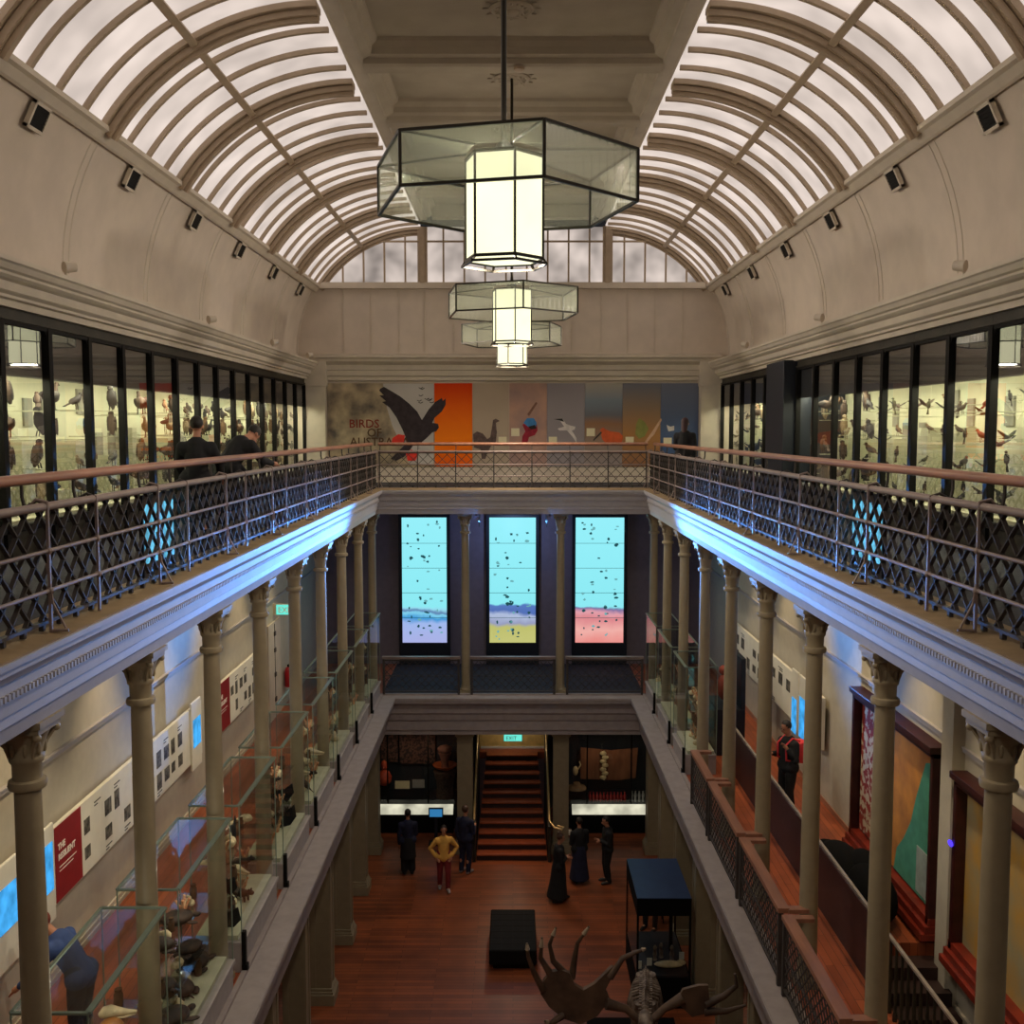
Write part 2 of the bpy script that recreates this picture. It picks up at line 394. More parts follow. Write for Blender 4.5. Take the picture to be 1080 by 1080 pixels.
# upper back corner pilasters + end entablature
mb = MB()
for s in (-1, 1):
    mb.box(s*5.42, s*6.0, YB-.32, YB, F2, 1.75)
    mb.box(s*5.38, s*6.0, YB-.36, YB, 1.25, 1.95)
struct('trim_9', mb, M_trim)
pe = [(YB, 2.2),(YB-.42, 2.12),(YB-.42, 2.06),(YB-.36,2.02),(YB-.34,1.95),(YB-.2,1.86),(YB-.2,1.72),(YB-.17,1.70),(YB-.17,1.56),(YB-.12,1.52),(YB-.12,1.42),(YB,1.42)]
mb = MB(); mb.ext(pe, -6.0, 6.0, 'x'); struct('trim_10', mb, M_trim)
# side entablatures above the cases
pf = [(5.60,1.93),(5.60,1.88),(5.63,1.86),(5.66,1.80),(5.70,1.78),(5.70,1.75),(5.74,1.72),(5.80,1.70),(5.80,1.60),(5.82,1.585),(5.86,1.565),(5.86,1.53),(5.93,1.52),(5.93,1.44),(6.4,1.44),(6.4,1.98)]
for s, nm in ((-1, 'trim_11'), (1, 'trim_12')):
    mb = MB(); mb.ext([(s*a, b) for a, b in pf], 2, YB, 'y'); struct(nm, mb, M_trim)
# cove: curved wall between entablature and skylight
AC, AZ, AR = 2.62, 2.18, 3.62
def arc(a): return (AC + AR*math.cos(a), AZ + AR*math.sin(a))
A0 = math.asin((4.1-AZ)/AR)                 # foot of the glass
A1 = PI/2 + .06
for s, nm in ((-1, 'wall_cove_left'), (1, 'wall_cove_right')):
    mb = MB(); pr = [(6.24, 1.9)]
    pr += [arc(A0*t) for t in (0, .12, .25, .4, .55, .7, .85, 1.0)]
    pin = pr; pout = [(a+.15, b) for a, b in reversed(pr)]
    mb.ext([(s*a, b) for a, b in pin + pout], 2, YB, 'y'); o = struct(nm, mb, M_plaster, True)
    mb = MB()
    for k in range(10):
        for dy in (-.09, .09):
            yy = YB - 3.1*k + dy
            if k == 0: yy = YB-.2
            mb.path([(s*(a-.0), yy, b) for a, b in pr[1:]], .014, 5)
    part(o, 'batten', mb, M_trim)
    b0 = arc(A0)                            # moulding at the foot of the skylight
    mb = MB(); q = [(b0[0]+.02, b0[1]-.16),(b0[0]-.02,b0[1]-.14),(b0[0]-.10,b0[1]-.05),(b0[0]-.16,b0[1]-.03),(b0[0]-.16,b0[1]+.04),(b0[0]-.06,b0[1]+.09),(b0[0]+.1,b0[1]+.1)]
    mb.ext([(s*a, b) for a, b in q], 2, YB, 'y'); struct('trim_%d' % (13 if s < 0 else 14), mb, M_trim)
# ---- skylight vaults
RIBS = [YB - 3.1*k for k in range(0, 10)]
ATOP = math.acos((2.66-AC)/AR)
APUR = math.atan2(5.33-AZ, 4.40-AC)
for s, nm in ((-1, 'window_1'), (1, 'window_2')):
    mb = MB(); P = [arc(A0 + (ATOP-A0)*t/18) for t in range(19)]
    pin = P; pout = [(AC+(a-AC)*1.02, AZ+(b-AZ)*1.02) for a, b in reversed(P)]
    mb.ext([(s*a, b) for a, b in pin + pout], 2, YB, 'y')
    w = struct(nm, mb, M_pane, True)
    # glazing bars
    for k in range(len(RIBS)-1):
        mb = MB()
        for j in (1, 2, 3):
            yy = RIBS[k] - 3.1*j/4
            for i in range(len(P)-1):
                a, b = P[i], P[i+1]
                mb.bar((s*(AC+(a[0]-AC)*.985), yy, AZ+(a[1]-AZ)*.985), (s*(AC+(b[0]-AC)*.985), yy, AZ+(b[1]-AZ)*.985), .07, .07, up=(s*(a[0]-AC), 0, a[1]-AZ))
        if k < 9: part(w, 'glazing_bar', mb, M_rib)
    for yy in RIBS:
        mb = MB()
        for i in range(len(P)-1):
            a, b = P[i], P[i+1]
            for wd, sc_, dp in ((.34, .985, .08), (.20, .96, .08), (.09, .94, .06)):
                mb.bar((s*(AC+(a[0]-AC)*sc_), yy, AZ+(a[1]-AZ)*sc_), (s*(AC+(b[0]-AC)*sc_), yy, AZ+(b[1]-AZ)*sc_), wd, dp, up=(s*(a[0]-AC), 0, a[1]-AZ))
        part(w, 'rib', mb, M_rib)
    mb = MB(); px_, pz_ = AC+AR*.97*math.cos(APUR), AZ+AR*.97*math.sin(APUR)
    mb.bar((s*px_, 2, pz_), (s*px_, YB, pz_), .11, .09, up=(s*math.cos(APUR), 0, math.sin(APUR)))
    part(w, 'purlin', mb, M_rib)
# flat coffered ceiling
mb = MB(); mb.box(-3.05, 3.05, 2, YB+.1, 6.36, 6.5); struct('ceiling', mb, M_ceil)
for s, nm in ((-1, 'trim_15'), (1, 'trim_16')):
    q = [(2.98,5.86),(2.98,6.4),(2.2,6.4),(2.22,6.30),(2.30,6.24),(2.32,6.12),(2.46,6.06),(2.47,6.0),(2.66,5.98),(2.68,5.90),(2.74,5.86),(2.76,5.80),(2.90,5.80),(2.92,5.86)]
    mb = MB(); mb.ext([(s*a, b) for a, b in q], 2, YB, 'y'); struct(nm, mb, M_ceil)
mb = MB()
for yy in RIBS[1:]:
    q = [(yy-.42,6.4),(yy-.40,6.30),(yy-.34,6.22),(yy-.32,6.12),(yy-.24,6.08),(yy-.22,6.0),(yy-.16,5.97),(yy+.16,5.97),(yy+.22,6.0),(yy+.24,6.08),(yy+.32,6.12),(yy+.34,6.22),(yy+.40,6.30),(yy+.42,6.4)]
    mb.ext(q, -2.48, 2.48, 'x')
struct('trim_17', mb, M_ceil)
mb = MB(); mb.box(-2.3, 2.3, YB-.4, YB, 6.0, 6.4); struct('trim_18', mb, M_ceil)
# ceiling roses (one per coffer)
ROSE = [YB - 3.1*(k+.5) for k in range(7)]
mb = MB(); mb.lathe([(.34,0),(.34,-.02),(.30,-.045),(.26,-.03),(.20,-.03),(.17,-.06),(.12,-.05),(.09,-.09),(.02,-.1)], (0,0,0), 28)
for k in range(16):
    q = 2*PI*k/16; mb.ball((.23*math.cos(q), .23*math.sin(q), -.035), (.035,.02,.018), 8, 5, (0,0,q))
for k in range(12):
    q = 2*PI*k/12; mb.ball((.40*math.cos(q), .40*math.sin(q), -.01), (.05,.03,.015), 8, 5, (0,0,q))
rose0 = None
names = ['nearest the far wall', 'second from the far wall', 'third from the far wall', 'fourth from the far wall', 'fifth from the far wall', 'sixth from the far wall', 'seventh from the far wall, nearest the viewer']
for i, yy in enumerate(ROSE):
    if rose0 is None: rose0 = o = solo('ceiling_rose', mb, M_ceil, 'x', 'ceiling rose', 'ceiling roses in the coffers', True)
    else: o = rose0.copy(); COL.objects.link(o)
    place(o, (-.02, yy, 6.355), 0, 1, 'round moulded plaster rose in the ceiling coffer ' + names[i]); o.location.z = 6.25+Z0
mb = MB(); mb.lathe([(.09,0),(.09,-.05),(.05,-.07)], (.1,17.45,5.965), 16); solo('smoke_detector', mb, M_rib, 'small round smoke detector on the flat ceiling beam by the lamp rods', 'smoke detector', smooth=True)
# lunette end window
w3 = MB(); pts = [arc(A0 + (PI/2-A0)*t/14) for t in range(15)]
poly = [(a, b) for a, b in pts] + [(-a, b) for a, b in reversed(pts)]
w3.ext([(a, b) for a, b in poly], YB-.02, YB+.1, 'y'); win3 = struct('window_3', w3, M_pane2)
mb = MB(); mb.box(-5.75, 5.75, YB-.16, YB, 4.1, 4.22); mb.box(-5.75, 5.75, YB-.22, YB, 4.04, 4.10); part(win3, 'sill', mb, M_trim)
mb = MB()
def topz(x):
    x = abs(x); return 5.78 if x < AC else AZ + math.sqrt(max(0, AR**2-(x-AC)**2))
for x in [-4.9,-4.3,-3.7,-3.1,-2.0,-1.4,-.8,-.2,.4,1.0,1.6,2.2,3.2,3.8,4.4,5.0]:
    mb.box(x-.025, x+.025, YB-.07, YB-.02, 4.2, topz(x)-.03)
mb.box(-4.95, 4.95, YB-.08, YB-.02, 5.36, 5.41)
part(win3, 'glazing_bar', mb, M_rib)
mb = MB()
for x in (-2.6, 2.72): mb.box(x-.14, x+.14, YB-.14, YB-.02, 4.2, topz(x)); mb.box(x-.07, x+.07, YB-.18, YB-.14, 4.2, topz(x))
part(win3, 'mullion', mb, M_rib)
mb = MB()
for x in [-4.9,-4.1,-3.3,-2.55,-1.7,-.9,0,.9,1.7,2.55,3.3,4.1,4.9]:
    mb.box(x-.012, x+.012, YB-.02, YB, 2.15, 4.05)
struct('trim_19', mb, M_trim)
# ---- cove vents and cameras on the cornice
mbv = MB(); mbv.box(-.02,.03,-.19,.19,-.14,.14)
vi = 0
for s in (-1, 1):
    for k in range(6):
        yy = YB - 3.1*(k+.5) - .15
        z = 3.80; xx = AC + math.sqrt(AR**2-(z-AZ)**2)
        side = 'left' if s < 0 else 'right'
        nth = ['nearest the far wall', 'second from the far wall', 'third from the far wall', 'fourth from the far wall', 'fifth from the far wall', 'sixth from the far wall'][k]
        t = thing('wall_vent', 'small square dark vent on the %s curved wall, %s' % (side, nth), 'vent', (s*(xx-.01), yy, z-.15), 'square vents under the skylight')
        f = MB(); cx = s*(xx-.015)
        f.box(cx-.03, cx+.03, yy-.21, yy+.21, z-.17, z-.13); f.box(cx-.03, cx+.03, yy-.21, yy+.21, z+.13, z+.17)
        f.box(cx-.03, cx+.03, yy-.21, yy-.17, z-.17, z+.17); f.box(cx-.03, cx+.03, yy+.17, yy+.21, z-.17, z+.17)
        part(t, 'frame', f, M_trim)
        g = MB(); g.box(cx-.015, cx+.015, yy-.17, yy+.17, z-.13, z+.13)
        for q in range(6): g.box(cx-.024, cx+.024, yy-.17, yy+.17, z-.125+q*.045, z-.115+q*.045)
        part(t, 'grille', g, M_frame)
        t.rotation_euler = (0, -s*math.radians(25), 0)
for (s, yy, txt) in ((-1,13.3,'nearest the viewer'),(-1,19.5,'in the middle'),(-1,24.6,'towards the far wall'),(-1,28.8,'in the far corner'),(1,13.2,'nearest the viewer'),(1,19.2,'in the middle'),(1,25.3,'towards the far wall')):
    side = 'left' if s < 0 else 'right'
    t = thing('spotlight', 'small pale spotlight on top of the %s cornice, %s' % (side, txt), 'spotlight', (s*5.72, yy, 1.93), 'spotlights on the high cornice')
    b = MB(); b.lathe([(.05,0),(.05,.02),(.02,.03),(.02,.08)], (s*5.72, yy, 1.93), 12); part(t, 'bracket', b, M_trim)
    b = MB(); b.path([(s*5.72,yy-.05,2.06),(s*5.62,yy+.06,2.08)], [.075,.06], 14); part(t, 'head', b, M_trim, True)
    if yy > 28: continue
    ld = bpy.data.lights.new('cornice_spot', 'SPOT'); ld.energy = 640; ld.color = (1,.88,.74); ld.spot_size = math.radians(84); ld.spot_blend = .9; ld.shadow_soft_size = .14
    lo_ = bpy.data.objects.new('cornice_spot_light', ld); COL.objects.link(lo_); p0 = Vector((s*5.5, yy+.12, 2.16+Z0)); lo_.location = p0
    lo_.rotation_euler = (Vector((-s*5.6, yy, 1.7+Z0)) - p0).to_track_quat('-Z', 'Y').to_euler()
# ------------------------------------------------------------------ iron columns
NTH = ['in the far corner', 'second from the far corner', 'third from the far corner', 'fourth from the far corner', 'fifth from the far corner', 'sixth from the far corner', 'seventh from the far corner', 'eighth from the far corner', 'ninth from the far corner, nearest the viewer']
def make_column():
    h = 4.785                                   # from gallery floor to beam
    t = thing('iron_column', 'x', 'column', (0,0,F1), 'cast iron columns of the middle gallery')
    z = F1
    b = MB(); b.box(-.16,.16,-.16,.16,z,z+.07); b.lathe([(.155,.07),(.16,.10),(.14,.13),(.125,.15),(.13,.18),(.12,.21)], (0,0,z), 24); part(t, 'base', b, M_colm, True)
    b = MB(); b.lathe([(.118,.21),(.112,1.2),(.104,3.2),(.098,h-.56)], (0,0,z), 24); part(t, 'shaft', b, M_colm, True)
    b = MB(); zt = z+h
    b.lathe([(.098,-.56),(.135,-.55),(.142,-.52),(.135,-.49),(.105,-.48),(.108,-.36),(.125,-.34),(.13,-.30),(.118,-.28),(.135,-.2),(.17,-.12),(.19,-.09)], (0,0,zt), 24)
    part(t, 'necking_ring', b, M_colm, True)
    b = MB(); b.box(-.185,.185,-.185,.185,zt-.10,zt-.05); b.box(-.21,.21,-.21,.21,zt-.05,zt)
    for sx in (-1,1):
        for sy in (-1,1):
            b.ball((sx*.160,sy*.160,zt-.125), (.034,.034,.034), 10, 7)
            b.path([(sx*.09,sy*.09,zt-.30),(sx*.105,sy*.105,zt-.21),(sx*.155,sy*.155,zt-.12)], [.012,.02,.02], 6)
    for q in range(8):
        a = PI*q/4 + PI/8; b.ball((.128*math.cos(a),.128*math.sin(a),zt-.23), (.02,.02,.06), 8, 6)
    part(t, 'capital', b, M_colm, True)
    return t
col = make_column(); freeze(col); first = True
def put_col(x, y, lab):
    global first
    o = col if first else copy_tree(col); first = False
    place(o, (x, y, F1), 0, 1, lab); return o
for s in (-1, 1):
    for k in range(9):
        put_col(s*XC, CD[k], 'stone coloured iron column of the %s middle gallery, %s' % ('left' if s < 0 else 'right', NTH[k]))
put_col(-1.25, CD[0], 'stone coloured iron column between the left and middle bright screens')
put_col(1.25, CD[0], 'stone coloured iron column between the middle and right bright screens')
# ground pillars
def make_pillar():
    t = thing('square_pillar', 'x', 'pillar', (0,0,F0), 'square pillars carrying the middle gallery')
    b = MB(); b.box(-.27,.27,-.27,.27,F0,F0+.22); b.box(-.245,.245,-.245,.245,F0+.22,F0+.27); b.box(-.225,.225,-.225,.225,F0+.27,F0+.33); part(t, 'base', b, M_pil, bevel=.008)
    b = MB(); b.box(-.19,.19,-.19,.19,F0+.33,F1-1.27)
    for sx in (-1, 1):
        for a in (-.19, .10):
            b.box(sx*.19, sx*.205, a, a+.09, F0+.33, F1-1.27); b.box(a, a+.09, sx*.19, sx*.205, F0+.33, F1-1.27)
    part(t, 'shaft', b, M_pil)
    b = MB(); z = F1-1.27
    b.box(-.205,.205,-.205,.205,z,z+.03); b.box(-.195,.195,-.195,.195,z+.03,z+.09); b.box(-.22,.22,-.22,.22,z+.09,z+.13); b.box(-.25,.25,-.25,.25,z+.13,z+.19); b.box(-.27,.27,-.27,.27,z+.19,z+.235)
    part(t, 'capital', b, M_pil)
    return t
pil = make_pillar(); freeze(pil); first = True
def put_pil(x, y, lab):
    global first
    o = pil if first else copy_tree(pil); first = False
    place(o, (x, y, F0), 0, 1, lab)
for s in (-1, 1):
    for k in range(9):
        put_pil(s*3.78, CD[k], 'square cream pillar under the %s gallery edge on the ground floor, %s' % ('left' if s < 0 else 'right', NTH[k]))
put_pil(-1.28, CD[0]+.05, 'square cream pillar left of the wooden staircase')
put_pil(1.28, CD[0]+.05, 'square cream pillar right of the wooden staircase')
# ------------------------------------------------------------------ railings
def lattice(m, a, b, z0, z1, pitch=.25, w=.03, d=.012, nrm=(1,0,0)):
    """diagonal lattice in the vertical plane from a to b (x,y)"""
    a = Vector((a[0], a[1], 0)); b = Vector((b[0], b[1], 0)); Ln = (b-a).length; t = (b-a)/Ln; H = z1-z0
    def P(u, z): q = a + t*u; return (q.x, q.y, z)
    n = int(Ln/pitch)+1; k0 = -int(H/pitch)-1
    for k in range(k0, n+1):
        u = k*pitch
        u0, u1 = max(0, u), min(Ln, u+H)
        if u1-u0 > .02:
            m.bar(P(u0, z0+(u0-u)), P(u1, z0+(u1-u)), w, d, nrm)
            m.bar(P(u0, z1-(u0-u)), P(u1, z1-(u1-u)), w, d, nrm)
def upper_rail(nm, lab, A, B, out, y0=None):
    """A,B ends of the rail plane (x,y); out = unit vector towards the walkway"""
    t = thing('balustrade', lab, 'railing', ((A[0]+B[0])/2, (A[1]+B[1])/2, F2))
    A = Vector((A[0], A[1], 0)); B = Vector((B[0], B[1], 0)); D = (B-A).normalized(); Ln = (B-A).length; O = Vector((out[0], out[1], 0))
    V = lambda p, z: (p.x, p.y, z)
    m = MB(); lattice(m, A+O*.05, B+O*.05, -1.44, -.60, .25, .014, .034, (out[0], out[1], 0)); part(t, 'lattice', m, M_iron)
    m = MB(); m.path([V(A, -.575), V(B, -.575)], .032, 10); part(t, 'top_rail', m, M_iron2, True)
    m = MB(); m.path([V(A+O*.14, -.60), V(B+O*.14, -.60)], .02, 8); part(t, 'inner_rail', m, M_iron2, True)
    for z in (-.905, -1.205):
        m = MB(); m.path([V(A-O*.02, z), V(B-O*.02, z)], .016, 8); part(t, 'middle_rail', m, M_iron2, True)
    m = MB(); m.bar(V(A+O*.04, -1.45), V(B+O*.04, -1.45), .05, .025)
    k = 0
    while k*.3 < Ln:
        p = A + D*k*.3 + O*.04; m.box(p.x-.018, p.x+.018, p.y-.018, p.y+.018, F2+.03, -1.45); k += 1
    part(t, 'bottom_rail', m, M_iron)
    H = O*.16
    m = MB(); m.path([V(A+H, -.375), V(B+H, -.375)], .042, 12); part(t, 'handrail', m, M_wood, True)
    return t, V, D, O, H
for s in (-1, 1):
    side = 'left' if s < 0 else 'right'
    t, V, D, O, H = upper_rail('r', 'dark iron lattice balustrade with wooden handrail along the upper gallery on the %s' % side, (s*3.5, 4.6), (s*3.5, 26.5), (s, 0))
    for k in range(0, 10):
        for dy, full in ((0, 1), (.9, 0)):
            yy = CD[k] + dy - (.3 if k == 0 and dy == 0 else 0)
            if yy > 26.45: continue
            m = MB(); x = s*3.475
            m.box(x-.010, x+.010, yy-.013, yy+.013, F2+.02, -.56)
            if full: m.path([(x,yy,-.60),(x-s*.0,yy,-.54),(x+s*.08,yy,-.52),(x+s*.16,yy,-.60)], .014, 6)
            m.ball((x,yy,-.905), .03, 8, 6); m.ball((x,yy,-1.205), .03, 8, 6)
            if full:
                m.path([(x,yy,F2+.03),(x-s*.13,yy-.0,F2+.035)], .012, 6)
                m.path([(x+s*.02,yy,-1.0),(x-s*.02,yy,-1.3),(x-s*.11,yy,F2+.05)], .010, 6)
            part(t, 'post', m, M_iron2)
            m = MB(); m.path([(s*3.64,yy,-.6),(s*3.66,yy,-.5),(s*3.66,yy,-.40)], .014, 6); m.path([(x,yy,-.56),(s*3.55,yy,-.53),(s*3.64,yy,-.58)], .012, 6)
            part(t, 'handrail_bracket', m, M_iron)
t, V, D, O, H = upper_rail('r', 'dark iron lattice balustrade of the upper gallery across the far end', (-3.5, 26.5), (3.5, 26.5), (0, 1))
for k in range(8):
    x = -3.45 + k*.985
    m = MB(); m.box(x-.015, x+.015, 26.45, 26.49, F2+.02, -.56); m.path([(x,26.5,-.57),(x,26.6,-.52),(x,26.66,-.42)], .012, 6); part(t, 'post', m, M_iron)
# middle gallery railings (between columns)
def mid_rail(A, B, lab, ext, wood=True):
    A = Vector((*A, 0)); B = Vector((*B, 0)); D = (B-A).normalized(); O = Vector((*ext, 0))
    t = thing('balustrade', lab, 'railing', ((A.x+B.x)/2, (A.y+B.y)/2, F1), 'balustrade panels of the middle gallery')
    V = lambda p, z: (p.x, p.y, z)
    m = MB(); lattice(m, A, B, F1+.14, F1+.90, .15 if wood else .2, .016, .012, (ext[0], ext[1], 0))
    part(t, 'lattice', m, M_iron)
    m = MB(); m.bar(V(A, F1+.11), V(B, F1+.11), .035, .03); m.bar(V(A, F1+.93), V(B, F1+.93), .035, .03); m.bar(V(A, F1+.52), V(B, F1+.52), .02, .02); part(t, 'iron_rail', m, M_iron)
    for p in (A, B):
        m = MB(); m.box(p.x-.03, p.x+.03, p.y-.03, p.y+.03, F1+.02, F1+.96); part(t, 'post', m, M_iron)
    m = MB(); m.bar(V(A-D*.04+O*.03, F1+1.0), V(B+D*.04+O*.03, F1+1.0), .14, .06)
    for p in ((A-D*.0, B+D*.0) if wood else ()): m.bar(V(p+O*.09, F1+.995), V(p+O*.34, F1+.995), .11, .05)
    part(t, 'handrail', m, M_wood if wood else M_iron2)
for k, nm in ((4, 'farthest, next to the glass cases'), (5, 'middle one of the row'), (6, 'second from the viewer'), (7, 'nearest the viewer')):
    if k == 4: mid_rail((3.33, CD[4]-.12), (3.33, CD[3]-1.0), 'lattice balustrade with wooden handrail on the right middle gallery, ' + nm, (1, 0))
    else: mid_rail((3.33, CD[k]+.12-.2), (3.33, CD[k-1]-.12-.2), 'lattice balustrade with wooden handrail on the right middle gallery, ' + nm, (1, 0))
for a, b, nm in ((-3.38, -1.42, 'under the left bright screen'), (-1.08, 1.08, 'under the middle bright screen'), (1.42, 3.38, 'under the right bright screen')):
    mid_rail((a, 26.38), (b, 26.38), 'short lattice balustrade at the far end of the middle gallery, ' + nm, (0, 1), False)
# ------------------------------------------------------------------ hexagonal pendant lamps
def make_lamp():
    t = thing('pendant_lamp', 'x', 'lamp', (0,0,2.08), 'hexagonal glass pendant lamps')
    zb, zt, R = 2.08, 2.54, 1.26
    H = [(R*math.cos(k*PI/3), R*math.sin(k*PI/3)) for k in range(6)]
    m = MB()
    for k in range(6):
        a, b = H[k], H[(k+1) % 6]; m.add([(a[0],a[1],zb),(b[0],b[1],zb),(b[0],b[1],zt),(a[0],a[1],zt)], [(0,1,2,3)])
    part(t, 'outer_shade', m, M_shade)
    m = MB(); r = .37; I = [(r*math.cos(k*PI/3), r*math.sin(k*PI/3)) for k in range(6)]
    for k in range(6):
        a, b = H[k], H[(k+1) % 6]; c, d = I[(k+1) % 6], I[k]
        m.add([(a[0],a[1],zt),(b[0],b[1],zt),(c[0],c[1],zt+.06),(d[0],d[1],zt+.06)], [(0,1,2,3)])
    part(t, 'top_glass', m, M_shade)
    m = MB()
    for z in (zb, zt):
        for k in range(6): a, b = H[k], H[(k+1) % 6]; m.bar((a[0],a[1],z), (b[0],b[1],z), .026, .026)
    for k in range(6):
        a = H[k]; m.bar((a[0],a[1],zb), (a[0],a[1],zt), .026, .026)
        m.bar((a[0],a[1],zt), (I[k][0],I[k][1],zt+.06), .022, .022)
    part(t, 'shade_frame', m, M_came)
    m = MB(); z0 = 1.60
    m.ext([(p[0]*1.0, p[1]) for p in I], z0, zt-.02, 'z'); part(t, 'inner_lantern', m, M_lit)
    m = MB()
    for k in range(6):
        a, b = I[k], I[(k+1) % 6]; q = 1.02
        m.bar((a[0]*q,a[1]*q,z0), (a[0]*q,a[1]*q,zt), .02, .02)
        m.bar((a[0]*q,a[1]*q,z0), (b[0]*q,b[1]*q,z0), .026, .026); m.bar((a[0]*q,a[1]*q,zt), (b[0]*q,b[1]*q,zt), .02, .02)
        m.bar((a[0]*1.12,a[1]*1.12,z0-.05), (b[0]*1.12,b[1]*1.12,z0-.05), .022, .022); m.bar((a[0]*q,a[1]*q,z0), (a[0]*1.12,a[1]*1.12,z0-.05), .02, .02)
    part(t, 'lantern_frame', m, M_came)
    m = MB(); m.path([(0,0,zt),(0,0,6.30)], .026, 10); m.lathe([(.10,0),(.10,.03),(.03,.12),(.026,.2)], (0,0,zt+.05), 16)
    part(t, 'rod', m, M_came, True)
    return t
lamp = make_lamp(); freeze(lamp)
for i, (x, y, a, n) in enumerate(((-.085, 9.85, -74.3, 'nearest and largest of the three'), (-.02, 19.0, -81, 'the middle of the three'), (-.02, 25.4, -45, 'the farthest of the three'))):
    o = lamp if i == 0 else copy_tree(lamp)
    place(o, (x, y, 2.08), math.radians(a), 1, 'hexagonal ribbed glass pendant lamp with a lit inner lantern, ' + n)
# ------------------------------------------------------------------ upper gallery glass cases
XG, BW = 6.0, 1.257
def make_case(s, k, y1, side, nth, w=BW):
    y0 = y1 - w; yc = (y0+y1)/2
    t = thing('wall_display_case', 'dark framed bird display case on the %s upper gallery, %s' % (side, nth), 'display case', (s*6.5, yc, F2), 'bird display cases of the upper gallery')
    X = lambda d: s*(XG+d)
    m = MB(); m.box(X(.06), X(1.15), y0+.001, y1-.001, 1.28, 1.44); m.box(X(-.0), X(.12), y0+.001, y1-.001, 1.27, 1.44); m.box(X(-.03), X(.06), y0+.001, y1-.001, 1.30, 1.33); m.box(X(.02), X(1.15), y0+.001, y1-.001, F2, F2+.35); m.box(X(1.10), X(1.15), y0+.001, y1-.001, F2+.3, 1.3); part(t, 'body', m, M_dwood)
    m = MB(); m.box(X(1.02), X(1.10), y0+.001, y1-.001, F2+.35, .74); part(t, 'backing', m, M_cream)
    m = MB(); m.box(X(.10), X(1.1), y0+.02, y1-.02, F2+.35, F2+.42); part(t, 'deck', m, M_cream2)
    m = MB(); m.box(X(.07), X(.11), y0+.001, y1-.001, .66, 1.28); part(t, 'upper_panel', m, M_dark)
    m = MB(); m.box(X(.13), X(.30), y0+.06, y1-.06, .69, .73); part(t, 'strip_light', m, M_striplt)
    m = MB(); m.quad((X(.02), y0, F2+.33), (X(.02), y1, F2+.33), (X(.02), y1, 1.29), (X(.02), y0, 1.29)); part(t, 'glass', m, M_glassU)
    m = MB()
    for yy in (y0, y1):
        sg = 1 if yy == y0 else -1
        m.box(X(-.03), X(.07), yy, yy+sg*.055, F2, 1.29)
    # round corners at the top of the glass
    for yy, sg in ((y0+.055, 1), (y1-.055, -1)):
        pts = [(yy, 1.29), (yy, 1.14)] + [(yy + sg*.13*(1-math.cos(a)), 1.14+.13*math.sin(a)) for a in (PI/8, PI/4, 3*PI/8, PI/2)] + [(yy+sg*.13, 1.29)]
        m.ext(pts, X(-.01), X(.05), 'x')
    m.box(X(-.02), X(.06), y0, y1, 1.25, 1.29); m.box(X(-.03), X(.05), y0, y1, F2+.3, F2+.38)
    part(t, 'frame', m, M_frame)
    # stepped blocks and panels inside
    rnd = random.Random(k*13 + (5 if s > 0 else 0)); m = MB(); n = MB(); nn = 0
    zc = F2+.42; yy = y0+.08
    while yy < y1-.25:
        wv = rnd.uniform(.2, .45); h = rnd.choice([.25, .45, .7, .95, 1.15]); dd = rnd.choice([.55, .7, .8])
        ye = min(yy+wv, y1-.08)
        m.box(X(dd), X(1.02), yy, ye-.012, zc, zc+h); yy += wv
    part(t, 'display_block', m, M_cream2)
    CASE[(s, k)] = t
    return t
CASE = {}
ORD = ['first', 'second', 'third', 'fourth', 'fifth', 'sixth', 'seventh', 'eighth', 'ninth', 'tenth', 'eleventh', 'twelfth', 'thirteenth', 'fourteenth', 'fifteenth', 'sixteenth', 'seventeenth', 'eighteenth']
LC = []; RC = []
for k in range(16):
    y1 = 29.69 - BW*k; make_case(-1, k, y1, 'left', ORD[k]+' from the far wall'); LC.append((y1-BW, y1))
for k in range(5):
    y1 = 29.35 - .9 - BW*k*.98 if False else 29.6 - 1.26*k; make_case(1, k, y1, 'right', ORD[k]+' from the far wall'); RC.append((y1-BW, y1))
for k in range(9):
    y1 = 21.75 - 1.26*k + .02
    make_case(1, k+6, y1, 'right', ORD[k]+' before the navy partition'); RC.append((y1-BW, y1))
mb = MB(); mb.box(5.72, 7.1, 21.80, 23.28, F2, 1.46); solo('partition', mb, M_navy, 'tall navy boxed partition standing between the right gallery display cases', 'partition', bevel=.01)
mb = MB(); mb.box(-7.2, -7.15, 2, YB, F2, 1.5); mb.box(-7.2, -6.0, 2, 9.5, F2, 1.44)
struct('wall_left_upper', mb, M_dwood)
mb = MB(); mb.box(7.15, 7.2, 2, YB, F2, 1.5); mb.box(6.0, 7.2, 2, 10.3, F2, 1.44)
struct('wall_right_upper', mb, M_dwood)
